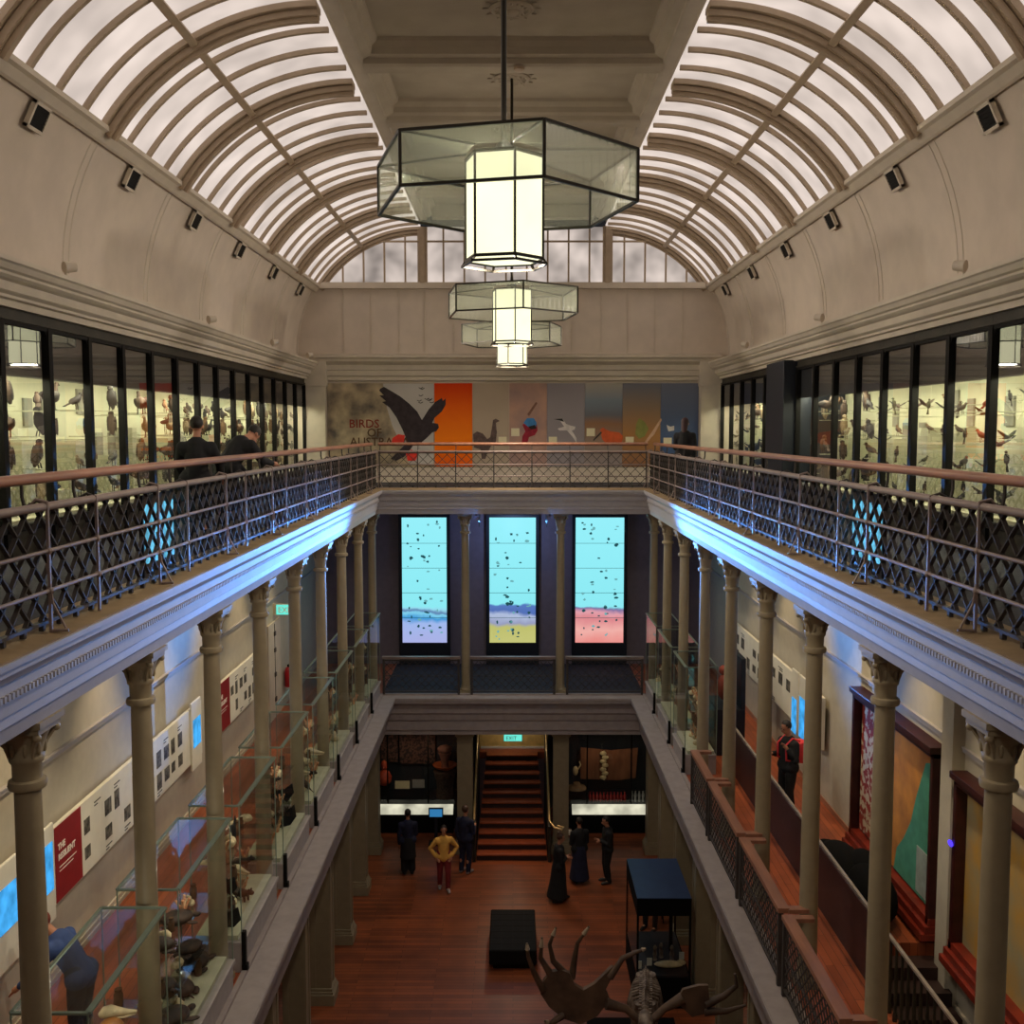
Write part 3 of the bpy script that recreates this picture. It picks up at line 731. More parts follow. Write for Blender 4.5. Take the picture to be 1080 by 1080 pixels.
# ------------------------------------------------------------------ birds
def prof_body(m, pts, n=10):
    """pts: (x, z, rx, ry) stations -> lofted body along a 3D path in local x"""
    m.path([(a, 0, b) for a, b, r in pts], [r for a, b, r in pts], n)
def bird(kind):
    """local frame: faces +x, feet at z = 0; returns mesh pieces (body, wing, leg)"""
    m = MB()
    if kind == 'perching':
        m.path([(-.13,0,.10),(-.08,0,.115),(0,0,.15),(.05,0,.19),(.075,0,.225)], [.012,.04,.055,.04,.022], 10)
        m.ball((.085,0,.235), (.033,.028,.03), 10, 7); m.path([(.11,0,.235),(.15,0,.228)], [.009,.002], 6)
        m.add([(-.10,-.02,.115),(-.10,.02,.115),(-.24,.03,.05),(-.24,-.03,.05),(-.10,-.02,.10),(-.10,.02,.10),(-.24,.03,.043),(-.24,-.03,.043)], [(0,1,2,3),(7,6,5,4),(0,3,7,4),(1,5,6,2),(2,6,7,3)])
        m.cm = 1
        for sy in (-1,1): m.ball((-.03,sy*.042,.145), (.085,.016,.035), 10, 6, (0,-.35,0))
        m.cm = 2
        for sy in (-1,1): m.path([(0,sy*.02,.11),(.01,sy*.02,.0)], .006, 5)
    elif kind == 'wader':
        m.path([(-.2,0,.36),(-.1,0,.40),(.02,0,.43),(.10,0,.45),(.14,0,.52),(.12,0,.62),(.15,0,.70)], [.015,.07,.085,.05,.025,.018,.018], 10)
        m.ball((.17,0,.715), (.04,.025,.026), 10, 7); m.path([(.2,0,.71),(.34,0,.67)], [.01,.003], 6)
        m.cm = 1
        for sy in (-1,1): m.ball((-.05,sy*.065,.42), (.15,.02,.055), 10, 6, (0,-.15,0))
        m.cm = 2
        for sy in (-1,1): m.path([(0,sy*.03,.38),(-.02,sy*.03,.19),(.0,sy*.03,0)], .008, 5); m.path([(-.03,sy*.03,.005),(.05,sy*.03,.005)], .007, 5)
    elif kind == 'upright':
        m.path([(-.10,0,.02),(-.07,0,.12),(-.02,0,.24),(.0,0,.36),(.02,0,.43)], [.02,.07,.10,.085,.05], 12)
        m.ball((.03,0,.47), (.065,.06,.06), 12, 8); m.path([(.08,0,.47),(.12,0,.445)], [.016,.004], 6)
        m.cm = 1
        for sy in (-1,1): m.ball((-.05,sy*.08,.25), (.04,.022,.17), 10, 8, (0,.2,0))
        m.cm = 2
        for sy in (-1,1): m.path([(0,sy*.035,.10),(.03,sy*.035,0)], .013, 5)
    elif kind == 'fowl':
        m.path([(-.26,0,.20),(-.18,0,.22),(-.05,0,.22),(.08,0,.22),(.15,0,.28),(.17,0,.38),(.19,0,.42)], [.015,.08,.12,.10,.05,.03,.03], 12)
        m.ball((.21,0,.435), (.045,.032,.034), 10, 7); m.path([(.24,0,.43),(.31,0,.415)], [.018,.01], 8)
        m.cm = 1
        for sy in (-1,1): m.ball((-.07,sy*.10,.24), (.17,.025,.07), 10, 6, (0,-.1,0))
        m.cm = 2
        for sy in (-1,1): m.path([(0,sy*.05,.14),(.01,sy*.05,0)], .012, 5); m.path([(-.02,sy*.05,.006),(.07,sy*.05,.006)], .012, 5)
    elif kind == 'flying':
        m.path([(-.14,0,.02),(-.08,0,.03),(0,0,.05),(.07,0,.07),(.10,0,.08)], [.01,.03,.042,.03,.02], 10)
        m.ball((.12,0,.085), (.028,.023,.023), 10, 7); m.path([(.145,0,.085),(.18,0,.08)], [.007,.002], 6)
        m.add([(-.10,-.015,.03),(-.10,.015,.03),(-.22,.035,.01),(-.22,-.035,.01),(-.1,0,.02),(-.22,0,.004)], [(0,1,2,3),(0,3,5,4),(1,4,5,2)])
        m.cm = 1
        for sy in (-1,1):
            V = [(.06,sy*.02,.06),(-.07,sy*.02,.05),(.05,sy*.14,.12),(-.07,sy*.13,.11),(-.01,sy*.27,.20),(-.06,sy*.25,.19),
                 (.06,sy*.02,.045),(-.07,sy*.02,.04),(.05,sy*.14,.108),(-.07,sy*.13,.10),(-.01,sy*.27,.193),(-.06,sy*.25,.185)]
            m.add(V, [(0,1,3,2),(2,3,5,4),(8,9,7,6),(10,11,9,8),(0,2,8,6),(2,4,10,8),(1,7,9,3),(3,9,11,5),(4,5,11,10)])
    elif kind == 'clinging':
        m.path([(-.02,0,-.02),(0,0,.05),(.02,0,.12),(.02,0,.18)], [.012,.032,.038,.026], 10)
        m.ball((.03,0,.21), (.03,.026,.028), 10, 7); m.path([(.05,0,.21),(.10,0,.22)], [.008,.002], 6)
        m.add([(-.02,-.012,0),(-.02,.012,0),(-.05,.03,-.14),(-.05,-.03,-.14),(-.012,0,0),(-.04,0,-.14)], [(0,1,2,3),(0,3,5,4),(1,4,5,2)])
        m.cm = 1
        for sy in (-1,1): m.ball((0,sy*.032,.09), (.03,.014,.08), 8, 6)
    return m
BC = {'brown': ((66,48,34),(40,30,24)), 'grey': ((80,78,72),(52,50,48)), 'black': ((36,32,30),(24,22,22)), 'white': ((200,196,180),(150,144,130)),
      'orange': ((150,54,28),(100,38,24)), 'green': ((66,70,40),(44,48,30)), 'tawny': ((104,76,50),(64,48,34)), 'cream': ((150,130,102),(88,72,56))}
BM = {k: [mat(k+' plumage', v[0], .8, scale=25, var=.25), mat(k+' wing feathers', v[1], .8, scale=30, var=.25), M_ink] for k, v in BC.items()}
KM = {'perching': 'perching bird', 'wader': 'long legged bird', 'upright': 'upright bird', 'fowl': 'plump bird', 'flying': 'spread winged bird', 'clinging': 'clinging bird'}
PROTO = {}
def put_bird(kind, color, loc, rz, sc_, label, group):
    key = (kind, color)
    if key not in PROTO:
        m = bird(kind); me = m.mesh('bird', (0,0,0), True, BM[color]); PROTO[key] = me
    o = bpy.data.objects.new('mounted_bird', PROTO[key]); COL.objects.link(o)
    place(o, loc, rz, sc_); tag(o, label, 'bird', group); return o
ROW = ['lowest row', 'second row', 'third row', 'top row']
def fill_case(s, y0, y1, idx, side, where, kinds, colors, n_cols, sz, density=1.0):
    rnd = random.Random(idx*7+3 if s < 0 else idx*11+500)
    w = (y1-y0-.2)/n_cols
    for r in range(4):
        z = [-.98, -.55, -.12, .27][r]
        for c in range(n_cols):
            if rnd.random() > density: continue
            kd = rnd.choice(kinds); cl = rnd.choice(colors)
            if kd in ('wader', 'upright', 'fowl') and r == 3 and kd == 'wader': kd = 'perching'
            hgt = {'perching': .27, 'wader': .74, 'upright': .54, 'fowl': .47, 'flying': .2, 'clinging': .26}[kd]
            q = sz*rnd.uniform(.8, 1.15)
            if kd in ('wader','upright','fowl'): q = min(q*.85, .40/hgt)
            j_ = .04 if s < 0 else .09; yy = y0+.1+w*(c+.5)+rnd.uniform(-j_, j_)*.8; zz = z+rnd.uniform(-.04, .04)*(1 if s < 0 else 3)
            rz = rnd.choice([PI/2, -PI/2, PI/2+.5, -PI/2-.4, PI/2-.4]) if s < 0 else rnd.choice([PI/2, -PI/2, -PI/2+.4, PI/2+.5])
            xx = s*(XG + .34 + .06*(c % 2))
            pc = ['near end', 'middle', 'far end'][c] if n_cols == 3 else ['near end', 'far end'][c] if n_cols == 2 else ['nearest', 'second', 'third', 'farthest'][c]
            lab = '%s %s, %s, %s, %s' % (cl, KM[kd], ROW[r], pc, where)
            put_bird(kd, cl, (xx, yy, zz), rz, q, lab, 'mounted birds in the %s gallery cases' % side)
            # thin perch shelf under the bird
            SH.setdefault((s, idx), []).append((xx, yy, zz, kd))
SH = {}
for i, (y0, y1) in enumerate(LC[:15]):
    where = '%s left case from far wall' % ORD[i]
    near = i > 7
    fill_case(-1, y0, y1, i, 'left', where, ['wader','upright','fowl','fowl','perching','upright'] if near else ['perching','fowl','upright','wader','clinging'],
              ['brown','tawny','black','grey','cream','brown'], 2 if near else 3, 1.0 if near else .9, .92)
for i, (y0, y1) in enumerate(RC):
    where = ('%s right case from far wall' % ORD[i]) if i < 5 else '%s right case before partition' % ORD[i-5]
    kinds = ['fowl','upright','perching','wader'] if i in (2,3,4,5,6,7) else ['perching','flying','clinging','perching','flying']
    if i == 11: cols = ['orange','brown','green','black']
    else: cols = ['brown','green','black','grey','tawny'] if i > 7 else ['cream','brown','tawny','black']
    fill_case(1, y0, y1, i, 'right', where, kinds, cols, 3 if i in (2,3,4,5,6,7) else 4, 1.0 if i in (2,3,4,5,6,7) else .68, .78)
for (s, i), L_ in SH.items():       # perches and pegs belong to the case fittings
    case = CASE[(s, i if s < 0 or i < 5 else i+1)]
    for xx, yy, zz, kd in L_:
        m = MB()
        if kd in ('flying', 'clinging'): m.path([(xx, yy, zz+.0), (s*(XG+1.0), yy, zz+.0)], .005, 5)
        else: m.box(xx-.07, xx+.07, yy-.10, yy+.10, zz-.02, zz-.004); m.path([(xx, yy, zz-.012), (s*(XG+1.02), yy, zz-.012)], .008, 5)
        part(case, 'perch', m, M_cream2)
# graphic panels behind the birds
for i, (y0, y1) in list(enumerate(LC))[5:15]:
    rnd = random.Random(i+40)
    for q in range(2):
        m = MB(); z = rnd.choice([-.45, .05, -.8, .25]); w = rnd.uniform(.2, .4); a = y0 + (.1 if q else .65)
        m.box(-(XG+.985), -(XG+1.03), a, a+w, z, z+.4)
        part(CASE[(-1, i)], 'graphic_panel', m, M_peach if i in (7, 8) else M_cream3)
for i, (y0, y1) in list(enumerate(RC))[6:14]:
    rnd = random.Random(i+90)
    for q in range(2):
        m = MB(); z = rnd.choice([-.45, .05, -.3, .2]); w = rnd.uniform(.2, .3); a = y0 + (.15 if q else .7)
        if i == 11 and not q: z, w, a = -.75, .5, y0+.6
        m.box((XG+.985), (XG+1.03), a, a+w, z, z+(.8 if i == 11 and not q else .42))
        part(CASE[(1, i+1)], 'graphic_panel', m, M_peach if i == 11 else M_cream3)
# ------------------------------------------------------------------ lettering helper
def text_mb(body, size, org, right, up, depth=.004, bold=0):
    cu = bpy.data.curves.new('t', 'FONT'); cu.body = body; cu.size = size; cu.extrude = depth/2; cu.offset = bold; cu.resolution_u = 2
    o = bpy.data.objects.new('t', cu); COL.objects.link(o); bpy.context.view_layer.update()
    me = bpy.data.meshes.new_from_object(o.evaluated_get(bpy.context.evaluated_depsgraph_get()))
    R_ = Vector(right); U_ = Vector(up); Nn = R_.cross(U_); O_ = Vector(org); m = MB()
    m.add([O_ + R_*v.co.x + U_*v.co.y + Nn*v.co.z for v in me.vertices], [tuple(p.vertices) for p in me.polygons])
    bpy.data.objects.remove(o); return m
OFF = [.08]
def wallrect(s, m, y0, y1, z0, z1, d0, d1):
    m.box(s*(XW-OFF[0]-d0), s*(XW-OFF[0]-d1), y0, y1, z0, z1)
# ------------------------------------------------------------------ murals on the far upper wall
YM = YB-.05
def mural(x0, x1, mt, lab, z0=-1.08, z1=1.34):
    m = MB(); m.box(x0+.004, x1-.004, YM, YB, z0, z1)
    t = thing('wall_mural', lab, 'mural', ((x0+x1)/2, YM, z0), 'printed bird murals on the far upper wall')
    part(t, 'print', m, mt); return t
def flat(t, name, pts, mt, d=.006, lab=None):
    m = MB(); m.ext(pts, YM-d, YM, 'y'); return part(t, name, m, mt, label=lab)
def px(x, y, D=YM):
    th = math.atan(87/1080); c, s_ = math.cos(th), math.sin(th); a = (x-541)/1080; b = (540-y)/1080; k = D/(c+b*s_)
    return (a*k, (-s_+b*c)*k)
# local z of the print runs over absolute object coordinates (origin at the root foot)
P1 = mat('bokeh bush print', (196,176,142), .85, scale=1.6, col2=(92,84,78), thr=(.34,.66))
P1b = mat('pale sky print', (186,180,174), .85, scale=1.2, var=.06)
P2 = printmat('orange print', [(0,(236,96,20)),(.35,(250,130,28)),(1,(214,62,20))], 2, 0, 2.4, .1)
P3 = mat('beige print', (176,158,138), .85, scale=.8, var=.06)
P4 = mat('dusty pink print', (190,150,130), .85, scale=1.3, col2=(156,128,124))
P5 = mat('grey print', (146,138,142), .85, scale=.6, var=.05)
P6 = printmat('blue horizon print', [(0,(150,140,140)),(.35,(150,128,112)),(.52,(150,112,84)),(.62,(112,112,120)),(.8,(128,140,150)),(1,(168,160,150))], 2, 0, 2.4, .08, 1)
P7 = printmat('golden haze print', [(0,(150,108,80)),(.4,(176,128,80)),(.75,(142,124,106)),(1,(116,116,124))], 2, 0, 2.4, .15, 1)
P8 = printmat('deep blue print', [(0,(60,84,128)),(.4,(82,100,134)),(1,(112,116,132))], 2, 0, 2.4, .1, 1)
t = mural(-5.4, -2.29, P1, 'large blurred bush mural with a black cockatoo and words')
flat(t, 'sky_print', [px(*p) for p in [(404,404.6),(457.5,404.6),(457.5,490),(432,490),(424,470),(414,450),(408,430)]], P1b, .003)
eg = flat(t, 'cockatoo', [px(*p) for p in [(401,410),(405,408),(412,412),(422,418),(432,426),(440,434),(445,443),(447,440),(452,432),(459,424),(464,421),(466,419.5),(467,423),(470,420),(470,427),(466,434),(458,441),(456,446),(462,447),(463,451),(460,455),(456,456),(450,462),(444,467),(437,468),(432,475),(426,482),(418,486),(412,484),(422,474),(430,466),(424,452),(418,440),(411,430),(403,424),(407,423),(400,417),(405,417),(400,412)]], mat('black cockatoo print', (52,42,46), .85, var=.3, scale=6), .012, 'black cockatoo with raised wings')
flat(t, 'red_tail', [px(*p) for p in [(414,462),(420,458),(427,459),(426,466),(417,470),(413,467)]], mat('red feather print', (226,58,44), .85), .016)
flat(t, 'red_tail', [px(*p) for p in [(428,478),(434,474),(441,479),(438,486),(430,486)]], MATS['red feather print'], .016)
for w_, x_, y_, mt_ in (('BIRDS', 368, 451, mat('rust lettering', (128,44,30), .85)), ('OF', 387, 460.5, mat('brown lettering', (84,58,36), .85)), ('AUSTRALIA', 369, 470, MATS['brown lettering'])):
    a = px(x_, y_); part(t, 'lettering', text_mb(w_, .34, (a[0], YM-.01, a[1]), (1,0,0), (0,0,1), .006, .003), mt_)
m = MB()
for k in range(9):
    rr = random.Random(k); a = px(444+rr.uniform(-4,12), 412+rr.uniform(-4,14)); m.bar((a[0]-.06, YM-.006, a[1]+.03), (a[0], YM-.006, a[1]), .02, .006, (0,1,0)); m.bar((a[0], YM-.006, a[1]), (a[0]+.07, YM-.006, a[1]+.04), .02, .006, (0,1,0))
part(t, 'distant_flock', m, M_ink)
t = mural(-2.29, -1.18, P2, 'plain bright orange mural panel left of centre')
t = mural(-1.18, -.11, P3, 'beige mural panel with a long necked emu')
flat(t, 'emu', [px(*p) for p in [(499,458),(503,455),(509,457),(514,463),(517,461),(519,450),(520,443),(523,441.5),(527,444),(523,446),(524,456),(523,466),(518,470),(514,478),(512,484),(508,484),(507,474),(500,472)]], mat('emu print', (92,74,70), .85, var=.3, scale=9), .008, 'grey brown emu')
t = mural(-.11, .99, P4, 'dusty pink mural panel with a blue capped red bird')
flat(t, 'bird_body', [px(*p) for p in [(551,448),(557,444),(566,447),(567,454),(564,459),(558,461),(556,468),(550,468),(551,460),(554,455)]], mat('crimson print', (150,34,52), .85, var=.3), .008)
flat(t, 'bird_cap', [px(*p) for p in [(552,446),(556,441),(563,441),(566,446),(565,451),(558,451)]], mat('sky blue print', (64,130,190), .85), .012, 'bright blue cap')
flat(t, 'bird_wing', [px(*p) for p in [(557,450),(564,448),(566,452),(560,453)]], M_ink, .014)
flat(t, 'branch', [px(*p) for p in [(556,437),(565,424),(567,425),(558,439)]], mat('branch print', (128,92,76), .85), .008)
t = mural(.99, 2.09, P5, 'grey mural panel with a flying albatross')
flat(t, 'albatross', [px(*p) for p in [(584,442),(593,441.5),(597,447),(602,449),(607,450),(606,453),(603,454),(608,462),(608,467),(604,461),(598,454),(590,454),(588,452),(595,450),(591,444)]], mat('white bird print', (214,206,202), .85), .008, 'white albatross')
flat(t, 'wing_tip', [px(*p) for p in [(584,442),(593,441.5),(595,445),(590,443.5)]], M_ink, .012)
t = mural(2.09, 3.19, P6, 'blue horizon mural panel with an orange wading bird')
flat(t, 'wading_bird', [px(*p) for p in [(633,453),(636,451),(639,453),(644,455),(653,456),(657,460),(656,466),(650,469),(640,469),(635,463)]], mat('rufous print', (212,94,48), .85, var=.12), .008, 'orange bellied wader')
flat(t, 'beak', [px(*p) for p in [(634,455),(635,456.5),(626,465),(625.5,464)]], M_ink, .010)
t = mural(3.19, 4.3, P7, 'golden mural panel with a green parrot and reeds')
flat(t, 'parrot', [px(*p) for p in [(671,447),(674,441),(680,445),(684,452),(680,460),(674,463),(670,458)]], mat('olive print', (136,138,72), .85, var=.12), .008, 'olive green parrot')
flat(t, 'reed', [px(*p) for p in [(680,466),(688,455),(697,441),(698,443),(690,458),(682,467)]], mat('pale reed print', (206,168,140), .85), .008)
t = mural(4.3, 5.4, P8, 'deep blue mural panel at the right end')
flat(t, 'small_bird', [px(*p) for p in [(703,448),(707,450),(711,449),(711,454),(705,455),(704,452)]], MATS['white bird print'], .008)
for i, (x, y, w_) in enumerate(((530,465,'emu'), (543.5,456,'red bird'), (583,465,'albatross'), (623,456,'orange wader'), (664,465,'parrot'), (704,466,'small white bird'))):
    a = px(x, y); m = MB(); m.box(a[0]-.12, a[0]+.12, YM-.02, YM, a[1]-.11, a[1]+.12); solo('caption_card', m, M_label, 'small square cream caption card beside the %s on the far murals' % w_, 'label', 'caption cards on the far murals')
for (x, y, tx) in ((500.5,434,'EMU'),(580,434,'Albatross'),(661,433,'Parrot'),(701,432,'Rosella')):
    pass
# mural wall base and white strip
mb = MB(); mb.box(-5.4, 5.4, YB-.02, YB, F2+.0, -1.10); struct('baseboard_back', mb, M_plaster)
mb = MB(); mb.box(5.41, 5.47, YB-.12, YB, F2, 1.36); struct('trim_20', mb, M_trim)
# ------------------------------------------------------------------ bright screens at the far end of the middle gallery
SKY = (140,234,243)
LAND = [[(0,(170,176,228)),(.16,(160,184,236)),(.20,(60,150,214)),(.235,(130,210,238)),(.25,(90,120,170)),(.275,(150,220,240)),(.29,SKY),(1,(150,240,250))],
        [(0,(196,196,120)),(.13,(190,190,110)),(.16,(150,156,190)),(.22,(176,190,220)),(.25,(80,110,180)),(.30,(86,120,190)),(.315,SKY),(1,(150,240,250))],
        [(0,(232,140,134)),(.10,(240,176,168)),(.20,(220,134,140)),(.24,(226,160,170)),(.275,(120,110,160)),(.29,SKY),(1,(150,240,250))]]
ICON = emitmat('dim screen specimen', (50,110,120), .5)
ICON2 = emitmat('mid screen specimen', (120,190,196), .8)
for i, (x0, x1, w_) in enumerate(((-3.26,-1.95,'left one, with a blue shoreline'), (-.69,.67,'middle one, with yellow grassland'), (1.84,3.26,'right one, with red desert hills'))):
    t = thing('video_screen', 'tall bright cyan video screen at the far end, ' + w_, 'screen', ((x0+x1)/2, YB-.1, F1), 'tall bright video screens')
    z0, z1 = -6.28, -2.57
    m = MB(); m.box(x0-.10, x1+.10, YB-.12, YB-.005, F1, z1+.09); part(t, 'housing', m, M_navy, bevel=.006)
    stops = [(( (z0-F1) + p*(z1-z0) )/(z1-F1), c) for p, c in LAND[i]]
    mt = printmat('screen picture %d' % i, stops, 2, 0, z1-F1, .10, 1.7, 1.0, .4)
    m = MB(); m.box(x0, x1, YB-.135, YB-.12, z0, z1); part(t, 'display', m, mt, label='glowing cyan picture with small specimens over a landscape')
    m = MB()
    for q in (.204,.402,.60,.80): zz = z1 - q*(z1-z0); m.box(x0, x1, YB-.138, YB-.135, zz-.006, zz+.006)
    part(t, 'panel_seam', m, ICON)
    rr = random.Random(i+3)
    for q in range(46):
        m = MB()
        a = rr.choice([x0+.22, x0+.5, (x0+x1)/2, x1-.5, x1-.22]) + rr.uniform(-.06,.06); zz = rr.uniform(z0+.25, z1-.1) if q < 36 else rr.uniform(z0+.1, z0+1.0)
        w2, h2 = rr.uniform(.022,.065), rr.uniform(.02,.055)
        n = rr.choice((4, 5, 7)); ph = rr.uniform(0, 3)
        m.ext([(a+w2*math.cos(ph+2*PI*k/n)*rr.uniform(.7,1.3), zz+h2*math.sin(ph+2*PI*k/n)*rr.uniform(.7,1.3)) for k in range(n)], YB-.139, YB-.135, 'y')
        part(t, 'specimen_image', m, rr.choice((ICON, ICON, ICON2)))
# added glow panels standing in for cyan patches behind the upper lattice
for s in (-1, 1):
    t = thing('cyan_glow_panel', 'small added cyan glow panel glimpsed through the %s upper lattice balustrade' % ('left' if s < 0 else 'right'), 'display', (s*3.72, 10.75, F2), 'added cyan glow panels behind the upper lattice')
    m = MB(); m.box(s*3.72, s*3.76, 10.25, 11.2, F2, -.66); part(t, 'stand', m, M_navy)
    m = MB()
    for k in range(3): m.box(s*3.712, s*3.72, 10.28+.3*k, 10.28+.3*k+.27, -1.36, -.76)
    part(t, 'display', m, emitmat('cyan panel glow %d' % s, (110,200,235), .9, .5, 9))  # glow face of the added panel
# ------------------------------------------------------------------ wall banners of the middle gallery
def pics(m, s, y0, y1, z0, z1, rr, n, big=0):
    for k in range(n):
        w_ = rr.uniform(.06, .16); h = rr.uniform(.12, .26); y = rr.uniform(y0+.05, y1-.2); z = z0 + (z1-z0)*rr.choice([.25, .62]) - h/2 + rr.uniform(-.04,.04)
        wallrect(s, m, y, y+w_, z, z+h, .066, .06)
def lines(m, s, y0, y1, z, n=2, h=.012):
    for k in range(n): wallrect(s, m, y0, y1-(.1*k), z-.045*k-h, z-.045*k, .066, .06)
def banner(s, lab, y0, y1, red, lcd, seed, npic, text=None, y2=None):
    t = thing('wall_banner', lab, 'banner', (s*(XW-.03), (y0+y1)/2, -5.87), 'long white display banners on the middle gallery walls')
    m = MB(); wallrect(s, m, y0, y1, -5.87, -4.90, .06, .0); part(t, 'board', m, M_white)
    yy = y0+.4
    while yy < y1: m = MB(); m.box(s*(XW-OFF[0]), s*XW, yy-.03, yy+.03, -5.6, -5.3); part(t, 'wall_bracket', m, M_trim); yy += 1.5
    if red:
        m = MB(); wallrect(s, m, red[0], red[1], -5.86, -4.91, .068, .06); part(t, 'red_panel', m, M_red, label='dark red panel with white words')
        a = red[0] if s < 0 else red[1]; R_ = (0, -s, 0)
        part(t, 'lettering', text_mb('THE', .11, (s*(XW-OFF[0]-.07), a+.08*(-s), -5.22), R_, (0,0,1), .004, .004), M_wink)
        part(t, 'lettering', text_mb('RESILIENT', .11, (s*(XW-OFF[0]-.07), a+.08*(-s), -5.35), R_, (0,0,1), .004, .004), M_wink)
        m = MB()
        for q in range(2): wallrect(s, m, red[0]+.1, red[0]+.6-.1*q, -5.45-.05*q, -5.44-.05*q, .071, .068)
        part(t, 'text_lines', m, M_wink)
    for (a, b, c, d) in lcd:
        m = MB(); wallrect(s, m, a-.06, b+.06, -6.0, -4.78, .10, .06); part(t, 'monitor_box', m, M_white, bevel=.03)
        m = MB(); wallrect(s, m, a, b, c, d, .106, .10); part(t, 'monitor', m, MATS.get('blue monitor') or emitmat('blue monitor', (70,170,240), .95, .35, 5), label='glowing blue monitor')
    rr = random.Random(seed); lo = (lcd[-1][1]+.2 if s > 0 else red[1] if red and s < 0 else y0)+.1; hi = y1-.1 if s > 0 else (lcd[0][0]-.25 if lcd and lcd[0][0] > lo+.8 else y1) - .1
    step = (hi-lo)/max(1, npic); y = lo
    for k in range(npic):
        w_ = step*rr.uniform(.45,.7)
        for zz, pr in ((-5.22, .8), (-5.58, .6)):
            if rr.random() < pr: h = rr.uniform(.10,.17); m = MB(); wallrect(s, m, y, y+w_, zz-h, zz+h*.6, .066, .06); part(t, 'photograph', m, M_blk)
        y += step
    m = MB(); y = lo
    for k in range(npic):
        if rr.random() < .7: lines(m, s, y, y+step*.6, -5.02 if k % 2 else -5.78, 2)
        y += step
    part(t, 'captions', m, M_ink)
    return t
banner(-1, 'long white banner with a red panel on the left wall, nearest the viewer', 12.24, 18.25, (12.26, 13.03), [(17.62,18.05,-5.6,-5.1)], 4, 12)
banner(-1, 'white banner with a red panel on the left wall, farther one', 19.25, 22.3, (19.3, 20.08), [], 9, 6)
banner(-1, 'white banner holding blue monitors at the left picture edge', 9.3, 12.22, None, [(10.8,11.2,-5.55,-5.05),(11.34,11.62,-5.55,-5.05),(11.78,12.12,-5.6,-5.0)], 2, 3)
banner(1, 'long white banner with photographs on the right wall', 18.4, 26.0, None, [(19.3,19.72,-6.0,-5.2),(19.92,20.26,-6.05,-5.35)], 14, 9)
# spotlights clipped to the picture rail
for s in (-1, 1):
    for i, yy in enumerate((9.3, 11.7, 14.1, 16.5, 18.9, 21.3, 23.7)):
        side = 'left' if s < 0 else 'right'
        t = thing('track_spotlight', 'small black spotlight hung from the %s gallery soffit, %s from the viewer' % (side, ORD[i]), 'spotlight', (s*4.75, yy, F2-.62), 'black spotlights washing the gallery walls')
        m = MB(); m.path([(s*4.75,yy,F2-.42),(s*4.75,yy,F2-.50)], .015, 6); part(t, 'stem', m, M_black)
        m = MB(); m.path([(s*4.72,yy,F2-.50),(s*4.82,yy,F2-.62)], [.045,.06], 12); part(t, 'head', m, M_black, True)
        ld = bpy.data.lights.new('wash', 'SPOT'); ld.energy = 165; ld.color = (1,.78,.46); ld.spot_size = math.radians(70); ld.spot_blend = .9; ld.shadow_soft_size = .06
        lo_ = bpy.data.objects.new('wall_wash_light', ld); COL.objects.link(lo_); p0 = Vector((s*4.84, yy, F2-.66+Z0)); lo_.location = p0
        lo_.rotation_euler = (Vector((s*5.8, yy, -6.6+Z0)) - p0).to_track_quat('-Z', 'Y').to_euler()
# left side: service door, extinguisher, exit sign
mb = MB(); mb.box(-XW, -XW+.05, 23.75, 25.0, F1, -4.62); d = struct('door_1', mb, M_trim)
m = MB(); m.box(-XW+.05, -XW+.06, 24.36, 24.38, F1, -4.66)
part(d, 'door_gap', m, M_ink)
for z in (-4.9, -5.3, -5.9, -6.5):
    m = MB(); m.box(-XW+.05, -XW+.08, 24.3, 24.42, z-.05, z+.05); part(d, 'hinge', m, M_iron)
t = thing('fire_extinguisher', 'red fire extinguisher on the left gallery wall beside the double door', 'fire extinguisher', (-XW+.12, 25.5, -6.5))
m = MB(); m.lathe([(.02,0),(.09,.01),(.10,.04),(.10,.42),(.07,.49),(.03,.52)], (-XW+.12, 25.5, -6.5), 16); part(t, 'cylinder', m, mat('fire red', (170,20,36), .35), True)
m = MB(); m.lathe([(.03,.52),(.035,.56),(.02,.58)], (-XW+.12,25.5,-6.5), 10); m.bar((-XW+.12,25.5,-5.93),(-XW+.22,25.42,-5.88),.02,.02); part(t, 'valve', m, M_black)
m = MB(); m.path([(-XW+.14,25.45,-5.93),(-XW+.25,25.38,-6.0),(-XW+.24,25.38,-6.3)], .012, 6); part(t, 'hose', m, M_black)
t = thing('exit_sign', 'green lit exit sign above the double door on the left gallery', 'sign', (-XW+.3, 24.5, -4.5))
m = MB(); m.box(-XW, -XW+.62, 24.48, 24.53, -4.48, -4.20); part(t, 'box', m, M_trim)
m = MB(); m.box(-XW+.08, -XW+.58, 24.47, 24.48, -4.46, -4.22); part(t, 'face', m, emitmat('exit green', (110,235,215), 1.0))
m = text_mb('EXIT', .19, (-XW+.12, 24.465, -4.41), (1,0,0), (0,0,1), .004); part(t, 'lettering', m, M_wink)
